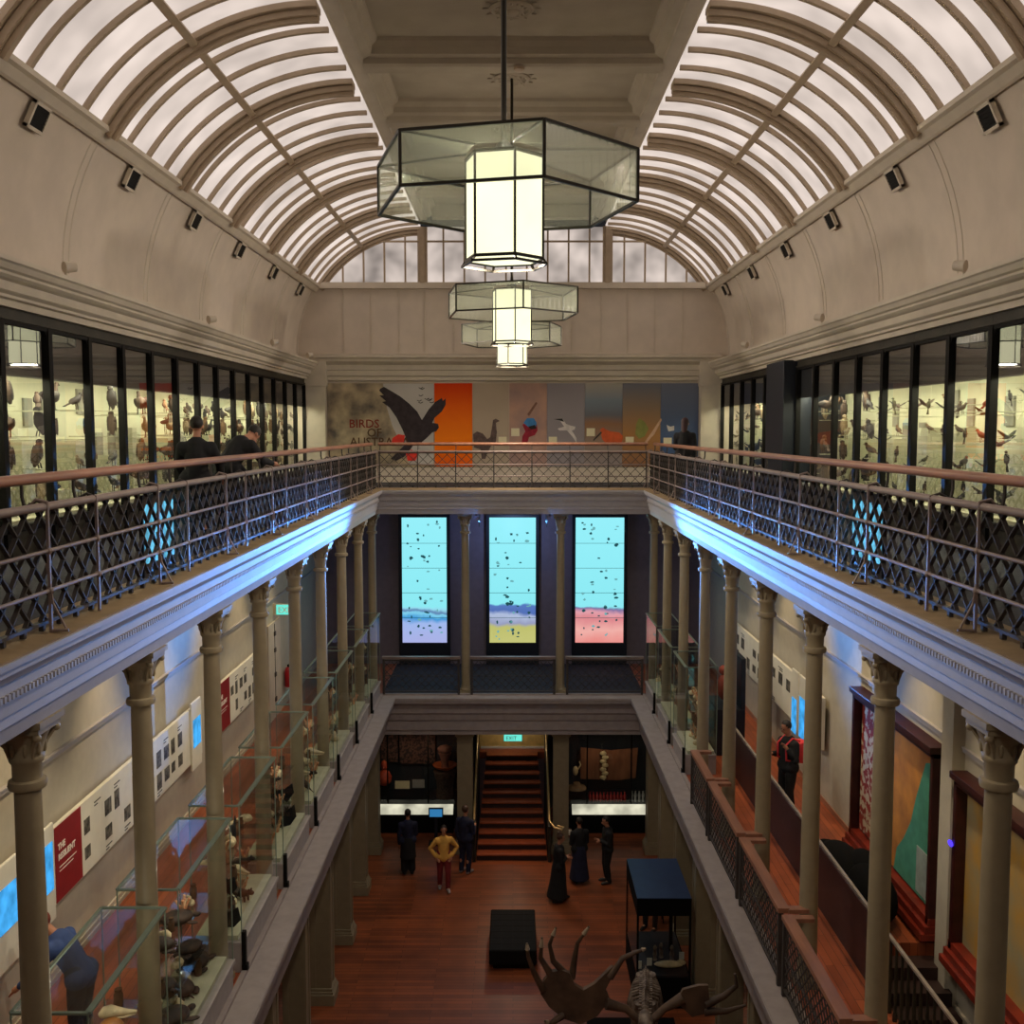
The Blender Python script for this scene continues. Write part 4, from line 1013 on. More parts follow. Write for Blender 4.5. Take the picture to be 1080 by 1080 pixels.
# ------------------------------------------------------------------ framed paintings, right wall
def painting(y0, y1, z0, z1, lab, dep=.2):
    t = thing('framed_painting', lab, 'painting', (XW-.15, (y0+y1)/2, z0))
    X0 = XW-.02; fw = .13
    m = MB()
    m.box(XW-dep, X0, y0, y0+.09, z0, z1); part(t, 'frame_side', m, M_frameD, bevel=.01); m = MB(); m.box(XW-dep, X0, y1-.09, y1, z0, z1); part(t, 'frame_side', m, M_frameD, bevel=.01)
    m = MB()
    for k, (d, h) in enumerate(((dep+.10, .10), (dep+.05, .20), (dep, .30))):
        m.box(XW-d, X0, y0-.04+.01*k, y1+.04-.01*k, z0+.0+.10*k-.04, z0+.10*k+.06)
    part(t, 'frame_sill', m, M_frameR, bevel=.008)
    m = MB(); m.box(XW-dep-.05, X0, y0-.03, y1+.03, z1-.06, z1+.03); m.box(XW-dep, X0, y0, y1, z1-.14, z1-.06); part(t, 'frame_top', m, M_frameD, bevel=.01)
    return t
t = painting(13.35, 16.6, -6.85, -4.25, 'tall deep mahogany frame with dotted, golden and sea green canvases')
m = MB(); m.box(XW-.06, XW, 13.44, 16.5, -6.6, -4.4); part(t, 'backing', m, M_dark)
m = MB(); m.box(XW-.08, XW-.06, 15.3, 16.45, -6.55, -4.45); part(t, 'canvas', m, M_dots, label='red and white dotted canvas')
m = MB(); m.box(XW-.08, XW-.06, 13.5, 15.25, -6.55, -4.45); part(t, 'canvas', m, M_gold, label='golden ochre canvas')
m = MB()
sea = [(13.52,-6.55),(14.9,-6.55),(14.8,-6.2),(14.55,-5.95),(14.3,-5.6),(14.15,-5.2),(14.0,-4.9),(13.85,-4.6),(13.52,-4.5)]
m.ext(sea, XW-.087, XW-.08, 'x'); part(t, 'sea_shape', m, M_green, label='sea green painted area')
m = MB(); m.box(XW-.095, XW-.087, 13.66, 14.05, -6.5, -5.85); part(t, 'caption_sheet', m, mat('pale blue grey sheet', (150,160,150), .8))
t = painting(9.9, 12.7, -6.8, -4.35, 'mahogany framed mustard canvas nearest the right picture edge')
m = MB(); m.box(XW-.06, XW, 10.0, 12.6, -6.55, -4.5); part(t, 'canvas', m, M_yell, label='mustard and grey canvas')
m = MB(); m.ball((XW-.23, 12.66, -5.25), (.02,.07,.04), 10, 6); solo('blue_indicator_light', m, emitmat('violet blue led', (70,50,255), 2.2), 'tiny violet blue light on the second mahogany frame', 'light')
# ------------------------------------------------------------------ stair enclosure, right
t = thing('stair_balustrade', 'dark panelled stair enclosure with pale top rail on the right gallery floor', 'stair rail', (4.5, 15, F1))
m = MB(); m.box(4.46, 4.54, 12.05, 20.4, F1-.3, -6.04); part(t, 'panel', m, mat('dark maroon panel', (52,26,28), .45, var=.15), bevel=.006)
m = MB(); m.box(4.48, 4.52, 9.6, 20.4, -6.04, -6.01); part(t, 'top_rail', m, mat('pale rail', (150,138,128), .4))
for k in range(13):
    y = 9.75+.18*k
    m = MB(); m.lathe([(.03,0),(.03,.08),(.018,.12),(.026,.45),(.016,.75),(.02,.9)], (4.5, y, F1), 8); part(t, 'baluster', m, M_dwood, True)
m = MB(); m.box(4.46, 4.54, 9.6, 12.05, F1-.02, F1); part(t, 'bottom_rail', m, M_trim)
mb = MB(); mb.box(4.5, XW, 2, 13.4, -10.2, -10.0); mb.box(4.45, 4.5, 2, 13.4, -10, F1-.3)
struct('floor_stairwell', mb, M_wallgrey)
t = thing('staircase', 'dark stair flight going down behind the dark panelled enclosure', 'stairs', (5.1, 13, -10.0))
for k in range(14):
    m = MB(); m.box(4.6, 5.7, 13.38-.32*(k+1), 13.38-.32*k, -10.0, F1-.17*(k+1)); part(t, 'step', m, M_stepR)
m = MB()
for (a, b, c, r) in ((5.0,15.0,F1+.32,(.34,.8,.34)),(5.1,14.1,F1+.36,(.32,.6,.38)),(4.95,15.6,F1+.25,(.3,.4,.26)),(5.2,14.6,F1+.5,(.22,.5,.25))): m.ball((a,b,c), r, 16, 10)
solo('cloth_heap', m, M_black, 'lumpy black cloth heap on the floor behind the pale topped stair enclosure', 'cloth', smooth=True)
# ------------------------------------------------------------------ glass cases of the middle gallery
def glass_case(s, y0, y1, lab):
    x0, x1 = 3.47, 4.1
    t = thing('glass_showcase', lab, 'glass case', (s*3.8, (y0+y1)/2, F1), 'glass showcases lining the middle gallery edge')
    m = MB(); m.box(s*x0, s*x1, y0, y1, F1, F1+.36); m.box(s*(x0-.03), s*(x1), y0-.01, y1+.01, F1+.36, F1+.41); part(t, 'plinth', m, M_edge1, bevel=.006)
    m = MB(); m.box(s*(x0+.06), s*(x1-.03), y0+.05, y1-.05, F1+.41, F1+.47); part(t, 'deck', m, M_cream2)
    zt = -4.75; m = MB(); z0 = F1+.41
    m.quad((s*x0,y0,z0),(s*x0,y1,z0),(s*x0,y1,zt),(s*x0,y0,zt)); m.quad((s*x1,y0,z0),(s*x1,y1,z0),(s*x1,y1,zt),(s*x1,y0,zt))
    m.quad((s*x0,y0,z0),(s*x1,y0,z0),(s*x1,y0,zt),(s*x0,y0,zt)); m.quad((s*x0,y1,z0),(s*x1,y1,z0),(s*x1,y1,zt),(s*x0,y1,zt)); m.quad((s*x0,y0,zt),(s*x1,y0,zt),(s*x1,y1,zt),(s*x0,y1,zt))
    part(t, 'glass', m, M_glass)
    m = MB(); r = .02
    for a, b in (((x0,y0),(x0,y1)),((x1,y0),(x1,y1))): m.bar((s*a[0],a[1],zt),(s*b[0],b[1],zt), .055 if a[0] == x0 else .03, .02)
    for yy in (y0, y1): m.bar((s*x0,yy,zt),(s*x1,yy,zt), .03, .02)
    for xx in (x0, x1):
        for yy in (y0, y1): m.bar((s*xx,yy,z0),(s*xx,yy,zt), .012, .012)
    part(t, 'frame', m, M_gedge)
    m = MB(); yb = y0+.25
    m.box(s*(x0-.05), s*(x0-.0), y0-.02, y0+.05, F1+.05, F1+.55); m.box(s*(x0-.07), s*(x0-.0), y0-.03, y0+.06, F1+.03, F1+.12)
    part(t, 'corner_bracket', m, M_frame)
    for (h, q) in ((.75,.5),(1.3,.42)):
        m = MB(); m.box(s*(x0+.22), s*(x1-.03), y0+.1, y1-.1, F1+h, F1+h+.012); part(t, 'glass_shelf', m, M_glass)
    return t
def specimen(kind):
    m = MB(); rr = random.Random(hash(kind) % 99 if False else len(kind)*7)
    if kind == 'skull':
        m.path([(-.14,0,.08),(-.08,0,.10),(0,0,.11),(.08,0,.09),(.20,0,.06),(.30,0,.045)], [.03,.075,.08,.055,.035,.02], 10)
        m.ball((.03,.05,.12), (.03,.02,.025), 8, 6); m.ball((.03,-.05,.12), (.03,.02,.025), 8, 6); m.path([(0,.05,.04),(.15,.03,.02),(.28,0,.02)], .014, 6); m.path([(0,-.05,.04),(.15,-.03,.02),(.28,0,.02)], .014, 6)
    elif kind == 'turtle':
        m.ball((0,0,.07), (.22,.17,.09), 16, 9); m.ball((.26,0,.06), (.06,.04,.035), 10, 6)
        for a, b in ((.16,.15),(.16,-.15),(-.16,.13),(-.16,-.13)): m.ball((a,b,.03), (.09,.045,.02), 8, 5, (0,0,.6 if b > 0 else -.6))
        m.path([(-.2,0,.05),(-.29,0,.03)], [.02,.006], 6)
    elif kind == 'coral':
        for k in range(11):
            a = rr.uniform(0, 6.28); l = rr.uniform(.12,.26); c = (math.cos(a)*.4, math.sin(a)*.4)
            m.path([(0,0,0),(c[0]*l*.5,c[1]*l*.5,l*.5),(c[0]*l*1.1,c[1]*l,l)], [.03,.022,.012], 6); m.ball((c[0]*l*1.1,c[1]*l,l), .022, 7, 5)
    elif kind == 'jar':
        m.lathe([(.055,0),(.06,.01),(.06,.19),(.04,.215),(.04,.23),(.048,.235),(.048,.26),(.02,.27)], (0,0,0), 14)
    elif kind == 'shell':
        for k in range(12):
            a = k*.75; r = .10*(1-k/14); m.ball((math.cos(a)*r*.7, math.sin(a)*r*.7, .05+k*.014), r*.55+.012, 8, 6)
    elif kind == 'hanging_bat':
        m.path([(0,0,0),(0,0,.08),(0,0,.2),(0,0,.26)], [.02,.045,.05,.03], 8); m.ball((0,0,-.02), .035, 8, 6)
        for sy in (-1,1): m.add([(0,sy*.03,.24),(0,sy*.22,.34),(.02,sy*.26,.12),(.01,sy*.10,-.05),(0,sy*.03,0),(-.01,sy*.03,.24),(-.01,sy*.22,.34),(.01,sy*.26,.12),(0,sy*.10,-.05),(-.01,sy*.03,0)], [(0,1,2,3,4),(9,8,7,6,5),(0,5,6,1),(1,6,7,2),(2,7,8,3),(3,8,9,4)])
    elif kind == 'long_bone':
        m.path([(-.22,0,.03),(-.18,0,.03),(.18,0,.03),(.22,0,.03)], [.04,.018,.018,.04], 8); m.ball((-.23,.02,.03), .03, 8, 6); m.ball((-.23,-.02,.03), .03, 8, 6); m.ball((.23,.02,.03), .03, 8, 6); m.ball((.23,-.02,.03), .03, 8, 6)
    elif kind == 'small_mammal':
        m.path([(-.16,0,.07),(-.1,0,.09),(.02,0,.10),(.10,0,.12),(.14,0,.14)], [.03,.06,.06,.045,.04], 10); m.ball((.18,0,.15), (.055,.035,.035), 10, 6); m.path([(-.17,0,.07),(-.26,0,.05),(-.36,0,.03)], [.018,.012,.005], 6)
        for a in (-.08,.08):
            for b in (-.035,.035): m.path([(a,b,.07),(a+.01,b,0)], [.02,.012], 6)
        for b in (-.02,.02): m.ball((.165,b,.19), (.012,.012,.02), 6, 5)
    return m
SPM = {'skull': (M_bone, 'pale skull'), 'turtle': (M_brown, 'dark brown turtle shell'), 'coral': (M_coral, 'orange and cream coral'), 'jar': (M_jar, 'brown specimen jar'), 'shell': (M_bone, 'spiral shell'), 'hanging_bat': (M_cblk, 'black winged specimen'), 'long_bone': (M_bone, 'long pale bone'), 'small_mammal': (M_brown, 'small brown mammal')}
SPK = {}
def put_spec(kind, loc, rz, sc_, lab):
    if kind not in SPK: SPK[kind] = specimen(kind).mesh(kind, (0,0,0), True, [SPM[kind][0]])
    o = bpy.data.objects.new('turtle_specimen' if kind == 'turtle' else kind, SPK[kind]); COL.objects.link(o); place(o, loc, rz, sc_)
    tag(o, lab, {'jar': 'jar', 'shell': 'shell', 'coral': 'coral', 'skull': 'skull', 'long_bone': 'bone'}.get(kind, 'specimen'), 'specimens in the middle gallery showcases')
GC = [(-1, 8.0, 9.85), (-1, 10.25, 12.2), (-1, 12.62, 14.55), (-1, 15.0, 16.95), (-1, 17.4, 19.35), (-1, 19.75, 21.75), (-1, 22.1, 24.1), (-1, 24.5, 26.3), (1, 20.2, 21.7), (1, 22.1, 24.1), (1, 24.5, 26.3)]
PLAN = {0: ['skull','long_bone','jar'], 1: ['turtle','turtle','coral','skull','shell','jar','jar'], 2: ['hanging_bat','small_mammal','jar','coral','jar','shell','skull'], 3: ['coral','coral','shell','hanging_bat','jar','small_mammal','jar'],
        4: ['coral','jar','shell','jar','small_mammal','skull'], 5: ['jar','shell','jar','shell','coral'], 6: ['shell','jar','coral','jar'], 7: ['jar','shell','jar'], 8: ['shell','jar','coral','jar'], 9: ['jar','shell','coral','jar'], 10: ['jar','shell','jar']}
for i, (s, a, b) in enumerate(GC):
    side = 'left' if s < 0 else 'right'; nth = ORD[i] if s < 0 else ORD[i-8]
    glass_case(s, a, b, 'tall glass showcase at the %s edge of the middle gallery, %s from the viewer' % (side, nth))
    rr = random.Random(i+77)
    n = 8 if i < 5 else 6
    cnt = {}
    for lv, (h, nm) in enumerate(((.47,'deck'),(.762,'lower shelf'),(1.312,'upper shelf'))):
        for c in range(n):
            if rr.random() < .12: continue
            kd = PLAN[i][(c*2+lv*3) % len(PLAN[i])]
            if lv == 0 and c % 3 == 1 and i in (1,2,3): kd = 'turtle' if i == 1 else 'small_mammal' if i == 2 else 'coral'
            y = a+.18+(b-a-.36)*(c+.5)/n; q = rr.uniform(.6,.85) if lv else rr.uniform(.7,1.0)
            if kd == 'turtle' and not lv: q = 1.0
            x = s*(3.82 + (rr.uniform(-.08,.05) if lv == 0 else .03))
            put_spec(kd, (x, y, F1+h), rr.uniform(0, 6.28), q, '%s, %s place on the %s of the %s %s showcase' % (SPM[kd][1], ORD[c], nm, nth, side))
# tall yellow mounted head and pale cast in the nearest case
m = MB(); m.path([(-3.86,9.2,F1+.47),(-3.86,9.2,F1+.9),(-3.84,9.3,F1+1.15)], [.02,.045,.11], 12); m.ball((-3.83,9.34,F1+1.24), (.13,.10,.12), 14, 9); solo('trumpet_cast', m, mat('amber cast', (190,130,66), .5, scale=7, col2=(150,96,50)), 'amber trumpet shaped specimen with a wide top in the nearest left showcase', 'specimen', smooth=True)
m = MB(); m.ball((-3.72,8.55,F1+.66), (.17,.24,.16), 16, 10); m.ball((-3.66,8.75,F1+.72), (.10,.10,.10), 12, 8); solo('pale_cast', m, mat('pale yellow cast', (232,204,140), .6, scale=9, var=.2), 'large pale yellow cast on the deck of the nearest left showcase', 'specimen', smooth=True)
# dark cabinet on the right behind the far cases
t = thing('dark_cabinet', 'tall dark cabinet with a red brown figure on the right gallery', 'cabinet', (4.6, 21.9, F1))
m = MB(); m.box(4.35, 4.95, 21.4, 22.6, F1, F1+1.0); m.box(4.85, 4.95, 21.4, 22.6, F1+1.0, F1+2.1); part(t, 'body', m, M_navy, bevel=.01)
m = MB(); m.ball((4.62,22.0,F1+1.35), (.16,.2,.3), 12, 9); m.ball((4.6,22.0,F1+1.72), .11, 12, 8); part(t, 'figure', m, mat('red brown figure', (140,60,44), .7), True)
# ------------------------------------------------------------------ ground floor: stairs
t = thing('staircase', 'red brown wooden staircase rising at the far end of the ground floor', 'stairs', (0, 27.8, F0))
for k in range(11):
    w_ = .92 - .018*k; z = F0 + .17*(k+1); y = 26.1 + .30*k
    m = MB(); m.box(-.03-w_, -.03+w_, y+.02, y+.31, z-.17, z-.035); part(t, 'riser', m, M_stepR)
    m = MB(); m.box(-.03-w_, -.03+w_, y-.02, y+.32, z-.035, z); part(t, 'tread', m, M_stepT)
m = MB(); zl = F0+.17*11; m.box(-1.0, 1.0, 29.4, 29.75, zl-.2, zl); part(t, 'landing', m, M_stepT)
for s in (-1, 1):
    m = MB(); q = [(26.0,F0),(29.5,F0),(29.5,zl+.95),(29.0,zl+.7),(26.0,F0+.95)]
    m.ext(q, -.03+s*.95, -.03+s*1.03, 'x'); part(t, 'stringer', m, M_dwood)
for s in (-1, 1):
    m = MB(); x = -.03+s*.99
    pts = [(x,29.4,zl+1.0),(x,28.0,F0+2.05),(x,26.6,F0+1.3),(x,26.1,F0+1.08),(x+s*.12,25.85,F0+1.0),(x+s*.3,25.75,F0+.98),(x+s*.36,25.9,F0+.98),(x+s*.2,26.0,F0+.98)] if s > 0 else [(x,29.4,zl+1.0),(x,28.0,F0+2.05),(x,26.6,F0+1.3),(x,26.1,F0+1.1)]
    part(t, 'handrail', MB().path(pts, .028, 8), M_brass, True)
mb = MB(); mb.box(-1.04, 1.04, 29.75, 29.85, -9.7, F1-1.1)
struct('wall_landing', mb, mat('warm yellow wall', (226,190,112), .7))
m = MB(); m.box(-.95, .95, 29.71, 29.75, -9.43, -9.37); struct('baseboard_landing', m, M_white)
t = thing('exit_sign', 'green lit exit sign hanging above the top of the wooden staircase', 'sign', (0, 28.0, -8.70))
m = MB(); m.box(-.27, .27, 28.02, 28.07, -8.70, -8.48); part(t, 'box', m, M_trim)
m = MB(); m.box(-.25, .25, 28.01, 28.02, -8.68, -8.50); part(t, 'face', m, MATS['exit green'])
part(t, 'lettering', text_mb('EXIT', .15, (-.2, 28.005, -8.645), (1,0,0), (0,0,1), .004), M_wink)
m = MB(); m.box(-.1, .1, 28.035, 28.055, -8.48, -7.72); part(t, 'hanger', m, M_frame)
# ---- dark display cases either side of the stairs
for s, x0, x1, nm in ((-1, -5.3, -1.5, 'left'), (1, 1.5, 5.3, 'right')):
    t = thing('exhibition_case', 'large dark wall case with artefacts %s of the wooden staircase' % nm, 'display case', ((x0+x1)/2, 28.9, F0))
    m = MB(); m.box(x0, x1, 28.3, 29.85, F0, F0+.62); m.box(x0, x1, 29.75, 29.85, F0+.6, -8.3); m.box(x0, x1, 28.3, 29.85, -8.45, -8.3); m.box(x0-.06, x0, 28.3, 29.85, F0, -8.3); m.box(x1, x1+.06, 28.3, 29.85, F0, -8.3); part(t, 'body', m, M_navy)
    m = MB(); m.quad((x0,28.32,F0+.6),(x1,28.32,F0+.6),(x1,28.32,-8.4),(x0,28.32,-8.4)); part(t, 'glass', m, M_glassU)
    for xx in ((-3.55, -2.4) if s < 0 else (3.35, 2.1)): m = MB(); m.box(xx-.02, xx+.02, 28.29, 28.33, F0+.6, -8.4); part(t, 'glazing_bar', m, M_frame)
    a, b = (-4.0, -1.68) if s < 0 else (1.66, 4.1)
    m = MB(); m.add([(a,27.9,F0+.58),(b,27.9,F0+.58),(b,28.15,F0+.76),(a,28.15,F0+.76),(a,27.9,F0+.55),(b,27.9,F0+.55),(b,28.15,F0+.73),(a,28.15,F0+.73)], [(0,1,2,3),(7,6,5,4),(0,4,5,1),(1,5,6,2),(2,6,7,3),(3,7,4,0)])
    part(t, 'label_rail', m, emitmat('lit label rail %d' % s, (226,222,196), .75, .45, 2.2), label='long lit label strip')
    m = MB(); m.box(a, b, 27.95, 28.3, F0, F0+.54); part(t, 'rail_base', m, M_black)
def item(name, mb, mt, lab, cat, smooth=True): return solo(name, mb, mt, lab, cat, smooth=smooth)
m = MB(); m.box(-3.35,-2.3,29.6,29.64,-9.85,-8.95); item('woven_textile', m, M_textl, 'dark patterned textile hanging in the case left of the stairs', 'textile', False)
m = MB(); m.box(-3.9,-3.4,29.6,29.64,-9.8,-8.95); item('woven_textile', m, M_textl, 'narrow dark patterned textile at the left end of the left wall case', 'textile', False)
# red bust
m = MB(); m.path([(-3.72,28.9,-10.25),(-3.72,28.9,-10.15),(-3.72,28.9,-10.0),(-3.72,28.9,-9.86),(-3.72,28.9,-9.80)], [.10,.2,.22,.14,.07], 14); m.ball((-3.72,28.88,-9.66), (.10,.12,.14), 14, 10); m.path([(-3.72,28.77,-9.68),(-3.72,28.74,-9.71)], .02, 6)
item('portrait_bust', m, mat('orange red bust', (206,84,50), .6, scale=5, col2=(150,50,36)), 'orange red head and shoulders bust at the far left ground case', 'bust')
m = MB(); m.lathe([(.16,0),(.14,.1),(.14,.38),(.18,.42)], (-3.72,28.9,F0+.62), 14); item('bust_stand', m, M_frame, 'dark round stand under the orange red bust', 'stand')
m = MB(); m.box(-3.4,-2.98,28.8,28.82,-10.33,-10.1); item('text_card', m, M_label, 'cream text card beside the orange red bust', 'card', False)
m = MB(); m.box(-2.9,-2.55,28.8,28.82,-10.30,-10.06); item('text_card', m, mat('grey photo card', (150,150,150), .7), 'grey photograph card right of the cream text card', 'card', False)
m = MB(); m.lathe([(.26,0),(.24,.3),(.30,.62),(.34,.78),(.2,.80)], (-1.98,29.1,F0+.62), 16); item('feather_cloak', m, mat('dark feathers', (60,46,40), .9, scale=18, var=.5), 'dark bell shaped cloak under the copper bowl, left of the stairs', 'cloak')
m = MB(); m.lathe([(.10,0),(.30,.10),(.36,.17),(.30,.17),(.1,.05)], (-1.98,29.1,F0+1.42), 18); item('copper_bowl', m, mat('glowing copper', (196,96,52), .4, .4), 'wide copper bowl on the dark cloak, left of the stairs', 'bowl')
m = MB(); m.path([(-1.98,29.1,F0+1.48),(-1.98,29.1,F0+1.75),(-1.98,29.1,F0+1.95)], [.10,.12,.20], 10); m.ball((-1.98,29.1,F0+2.05), (.22,.18,.12), 12, 7); item('carved_headdress', m, mat('dull pink carving', (112,72,62), .8, var=.3), 'dull pink flared headdress above the copper bowl', 'headdress')
m = MB(); m.ext([(2.0,-10.28),(3.1,-10.32),(3.62,-10.25),(3.68,-9.35),(2.9,-9.42),(2.0,-9.34)], 29.5, 29.54, 'y'); item('bark_cloth', m, M_cloth, 'broad brown bark cloth hanging in the case right of the stairs', 'cloth', False)
m = MB()
for k in range(7): m.ball((2.68+(.03 if k % 2 else -.03), 29.4, -10.2+.12*k), (.10,.04,.07), 10, 6)
m.path([(2.68,29.4,-10.28),(2.68,29.4,-9.4)], .025, 6); item('shell_ornament', m, M_bone, 'pale vertical shell ornament in front of the bark cloth', 'ornament')
m = MB(); m.lathe([(.30,0),(.26,.05),(.12,.09),(.10,.16),(.04,.18)], (1.85,29.0,-10.38), 18); item('woven_hat', m, mat('straw', (126,104,80), .9, var=.2), 'flat woven straw hat at the left of the right ground case', 'hat')
m = MB(); m.ball((1.82,29.1,-9.9), (.08,.07,.14), 10, 8); m.path([(1.9,29.1,-9.85),(1.97,29.1,-9.72),(1.93,29.1,-9.62)], .02, 6); item('carved_figure', m, M_bone, 'small pale carved figure above the straw hat', 'figure')
for k in range(11):
    m = MB(); x = 2.22+.10*k; m.lathe([(.03,0),(.042,.02),(.042,.17),(.018,.22),(.022,.27)], (x,28.75,F0+.62), 10)
    o = item('red_bottle', m, M_redw, 'slim red bottle, %s from the left in the row right of the stairs' % ORD[k], 'bottle'); o['group'] = 'row of red bottles in the right ground case'
for k in range(4):
    m = MB(); x = 3.42+.11*k; m.lathe([(.035,0),(.03,.1),(.045,.18),(.02,.28),(.03,.3)], (x,28.75,F0+.62), 10)
    o = item('pale_figurine', m, mat('pale grey ceramic %d' % k, (170,172,176), .5), 'small pale figurine, %s from the left beside the red bottles' % ORD[k], 'figurine'); o['group'] = 'pale figurines beside the red bottles'
t = thing('touch_screen', 'small blue touch screen on a stand left of the wooden staircase', 'screen', (-2.1, 27.2, F0))
m = MB(); m.box(-2.3,-1.9,27.15,27.2,F0+.75,F0+1.02); m.box(-2.14,-2.06,27.15,27.25,F0+.04,F0+.75); m.box(-2.3,-1.9,27.05,27.35,F0,F0+.04); part(t, 'stand', m, M_navy)
m = MB(); m.box(-2.27,-1.93,27.14,27.15,F0+.78,F0+.99); part(t, 'display', m, emitmat('touch screen blue', (60,140,200), .7))
# ---- bench
t = thing('bench', 'square black upholstered bench in the middle of the ground floor', 'bench', (.0, 21.5, F0))
m = MB(); m.box(-.5,.5,20.6,22.45,F0+.12,F0+.45); part(t, 'seat', m, mat('black vinyl', (15,16,17), .75, var=.15, spec=.2), bevel=.03)
m = MB()
for k in range(1, 4): m.box(-.5+.25*k-.004, -.5+.25*k+.004, 20.62, 22.43, F0+.449, F0+.453)
for k in range(1, 7): m.box(-.48, .48, 20.6+.264*k-.004, 20.6+.264*k+.004, F0+.449, F0+.453)
part(t, 'seams', m, M_frame)
m = MB(); m.box(-.42,.42,20.7,22.35,F0,F0+.12); part(t, 'base', m, M_frame)
# ---- blue roofed glass case
t = thing('glass_display_case', 'free standing glass case with a blue roof on the right ground floor', 'display case', (2.95, 20.1, F0))
x0, x1, y0, y1 = 2.41, 3.47, 19.2, 21.05
m = MB(); m.box(x0,x1,y0,y1,-9.42,-9.08); part(t, 'roof', m, M_black)
m = MB(); m.box(x0+.005,x1-.005,y0+.005,y1-.005,-9.08,-9.065); part(t, 'roof_top', m, M_blueb, label='blue painted roof top')
m = MB(); m.box(x0,x1,y0,y1,F0,F0+.62); part(t, 'base', m, M_black)
m = MB(); m.box(x0+.03,x1-.03,y0+.03,y1-.03,F0+.62,F0+.65); part(t, 'deck', m, M_dark)
m = MB()
for xx in (x0+.02, x1-.02):
    for yy in (y0+.02, y1-.02): m.box(xx-.02, xx+.02, yy-.02, yy+.02, F0+.62, -9.42)
m.box(3.2,3.27,20.2,20.27,F0+.62,-9.42)
part(t, 'corner_post', m, M_frame)
m = MB(); a, b = F0+.64, -9.42
m.quad((x0+.01,y0+.01,a),(x1-.01,y0+.01,a),(x1-.01,y0+.01,b),(x0+.01,y0+.01,b)); m.quad((x0+.01,y1-.01,a),(x1-.01,y1-.01,a),(x1-.01,y1-.01,b),(x0+.01,y1-.01,b)); m.quad((x0+.01,y0+.01,a),(x0+.01,y1-.01,a),(x0+.01,y1-.01,b),(x0+.01,y0+.01,b))
part(t, 'glass', m, M_glass)
m = MB(); m.ball((3.1,19.55,F0+.72), (.30,.10,.06), 14, 8); m.ball((3.34,19.57,F0+.74), (.10,.07,.05), 10, 6); item('whale_ear_bone', m, M_bone, 'long white bone on the deck of the blue roofed case', 'bone')
for k, (x, y) in enumerate(((2.86,19.85),(3.0,19.95),(3.2,19.85))):
    m = MB(); m.lathe([(.05,0),(.03,.05),(.045,.12),(.03,.2),(.04,.25),(.02,.3)], (x,y,F0+.65), 10); o = item('carved_figurine', m, M_vert, 'small grey carved figurine, %s from the left in the blue roofed case' % ORD[k], 'figurine'); o['group'] = 'grey figurines in the blue roofed case'
for k, (x, y) in enumerate(((2.5,19.5),(2.72,19.62),(3.4,19.85))):
    m = MB(); m.box(x-.05,x+.05,y,y+.02,F0+.65,F0+.80); o = item('caption_card', m, M_white, 'small white caption card, %s from the left in the blue roofed case' % ORD[k], 'label', False); o['group'] = 'white cards in the blue roofed case'
t = thing('chair', 'pale chair seen through the blue roofed glass case', 'chair', (3.15, 23.3, F0))
m = MB(); m.box(2.95,3.3,23.1,23.5,F0+.43,F0+.47); part(t, 'seat', m, M_label)
m = MB(); m.box(2.95,2.98,23.1,23.5,F0+.47,F0+.85); part(t, 'backrest', m, M_label)
for a in (2.97,3.28):
    for b in (23.12,23.48): part(t, 'leg', MB().box(a-.015,a+.015,b-.015,b+.015,F0,F0+.43), M_iron)
# ---- giant deer skeleton
EX, EY = 2.10, 15.5
t = thing('deer_skeleton', 'giant deer skeleton with wide palmed antlers at the bottom of the picture', 'skeleton', (EX, EY+1, F0))
m = MB(); m.box(EX-.7, EX+.95, EY-.6, EY+3.1, F0, F0+.18); part(t, 'plinth', m, M_black)
def antler(s):
    m = MB(); E_ = lambda p: (EX+s*p[0], EY+p[1], -9.22+p[2])
    m.path([E_(p) for p in [(.08,.05,-.15),(.30,.08,.05),(.62,.05,.15)]], [.06,.06,.09], 10)
    P = [(.55,.12),(.62,.30),(.45,.62),(.52,.66),(.80,.42),(.98,.34),(1.12,.44),(1.2,.62),(1.32,.66),(1.5,.60),(1.62,.42),(1.66,.22),(1.52,.02),(1.30,-.14),(1.02,-.22),(.75,-.12)]
    V = [E_((a, .10+.25*abs(a-1.1)-.03, b)) for a, b in P] + [E_((a, .16+.25*abs(a-1.1), b)) for a, b in P]; n = len(P)
    m.add(V, [tuple(range(n)), tuple(range(2*n-1, n-1, -1))] + [(i, n+i, n+(i+1) % n, (i+1) % n) for i in range(n)])
    return m, E_
TL = [[(1.62,.2,.3),(1.76,.1,.62),(1.86,.0,.95),(1.88,-.02,1.18)], [(1.5,.2,.55),(1.66,.15,.85),(1.64,.1,1.22)], [(1.3,.2,.6),(1.46,.15,.80),(1.52,.1,1.1),(1.42,.1,1.38)],
      [(1.16,.2,.5),(1.12,.15,.85),(1.08,.1,1.12),(.9,.05,1.42)], [(.55,.2,.5),(.35,.2,.82),(.12,.2,.93),(-.02,.2,.98)], [(1.3,.15,-.1),(1.5,0,-.15),(1.6,-.1,-.05)]]
m, E_ = antler(-1)
for p in TL: m.path([E_(q) for q in p], [.060-.042*i/(len(p)-1) for i in range(len(p))], 8)
part(t, 'antler', m, M_antler, True)
m = MB()
for p in TL: a, b = Vector(p[-2]), Vector(p[-1]); m.path([E_(a.lerp(b, .55)), E_(b)], [.040,.016], 8)
part(t, 'antler_tip', m, M_tip, True)
E_ = lambda p: (EX+p[0], EY+p[1], -9.22+p[2])
m = MB(); m.path([E_(p) for p in [(.08,.05,-.15),(.30,.08,.05),(.6,.1,.22)]], [.06,.06,.09], 10)
Pp = [(.5,.15),(.6,.35),(.85,.42),(1.0,.42),(1.02,.2),(.95,-.05),(.75,-.1)]
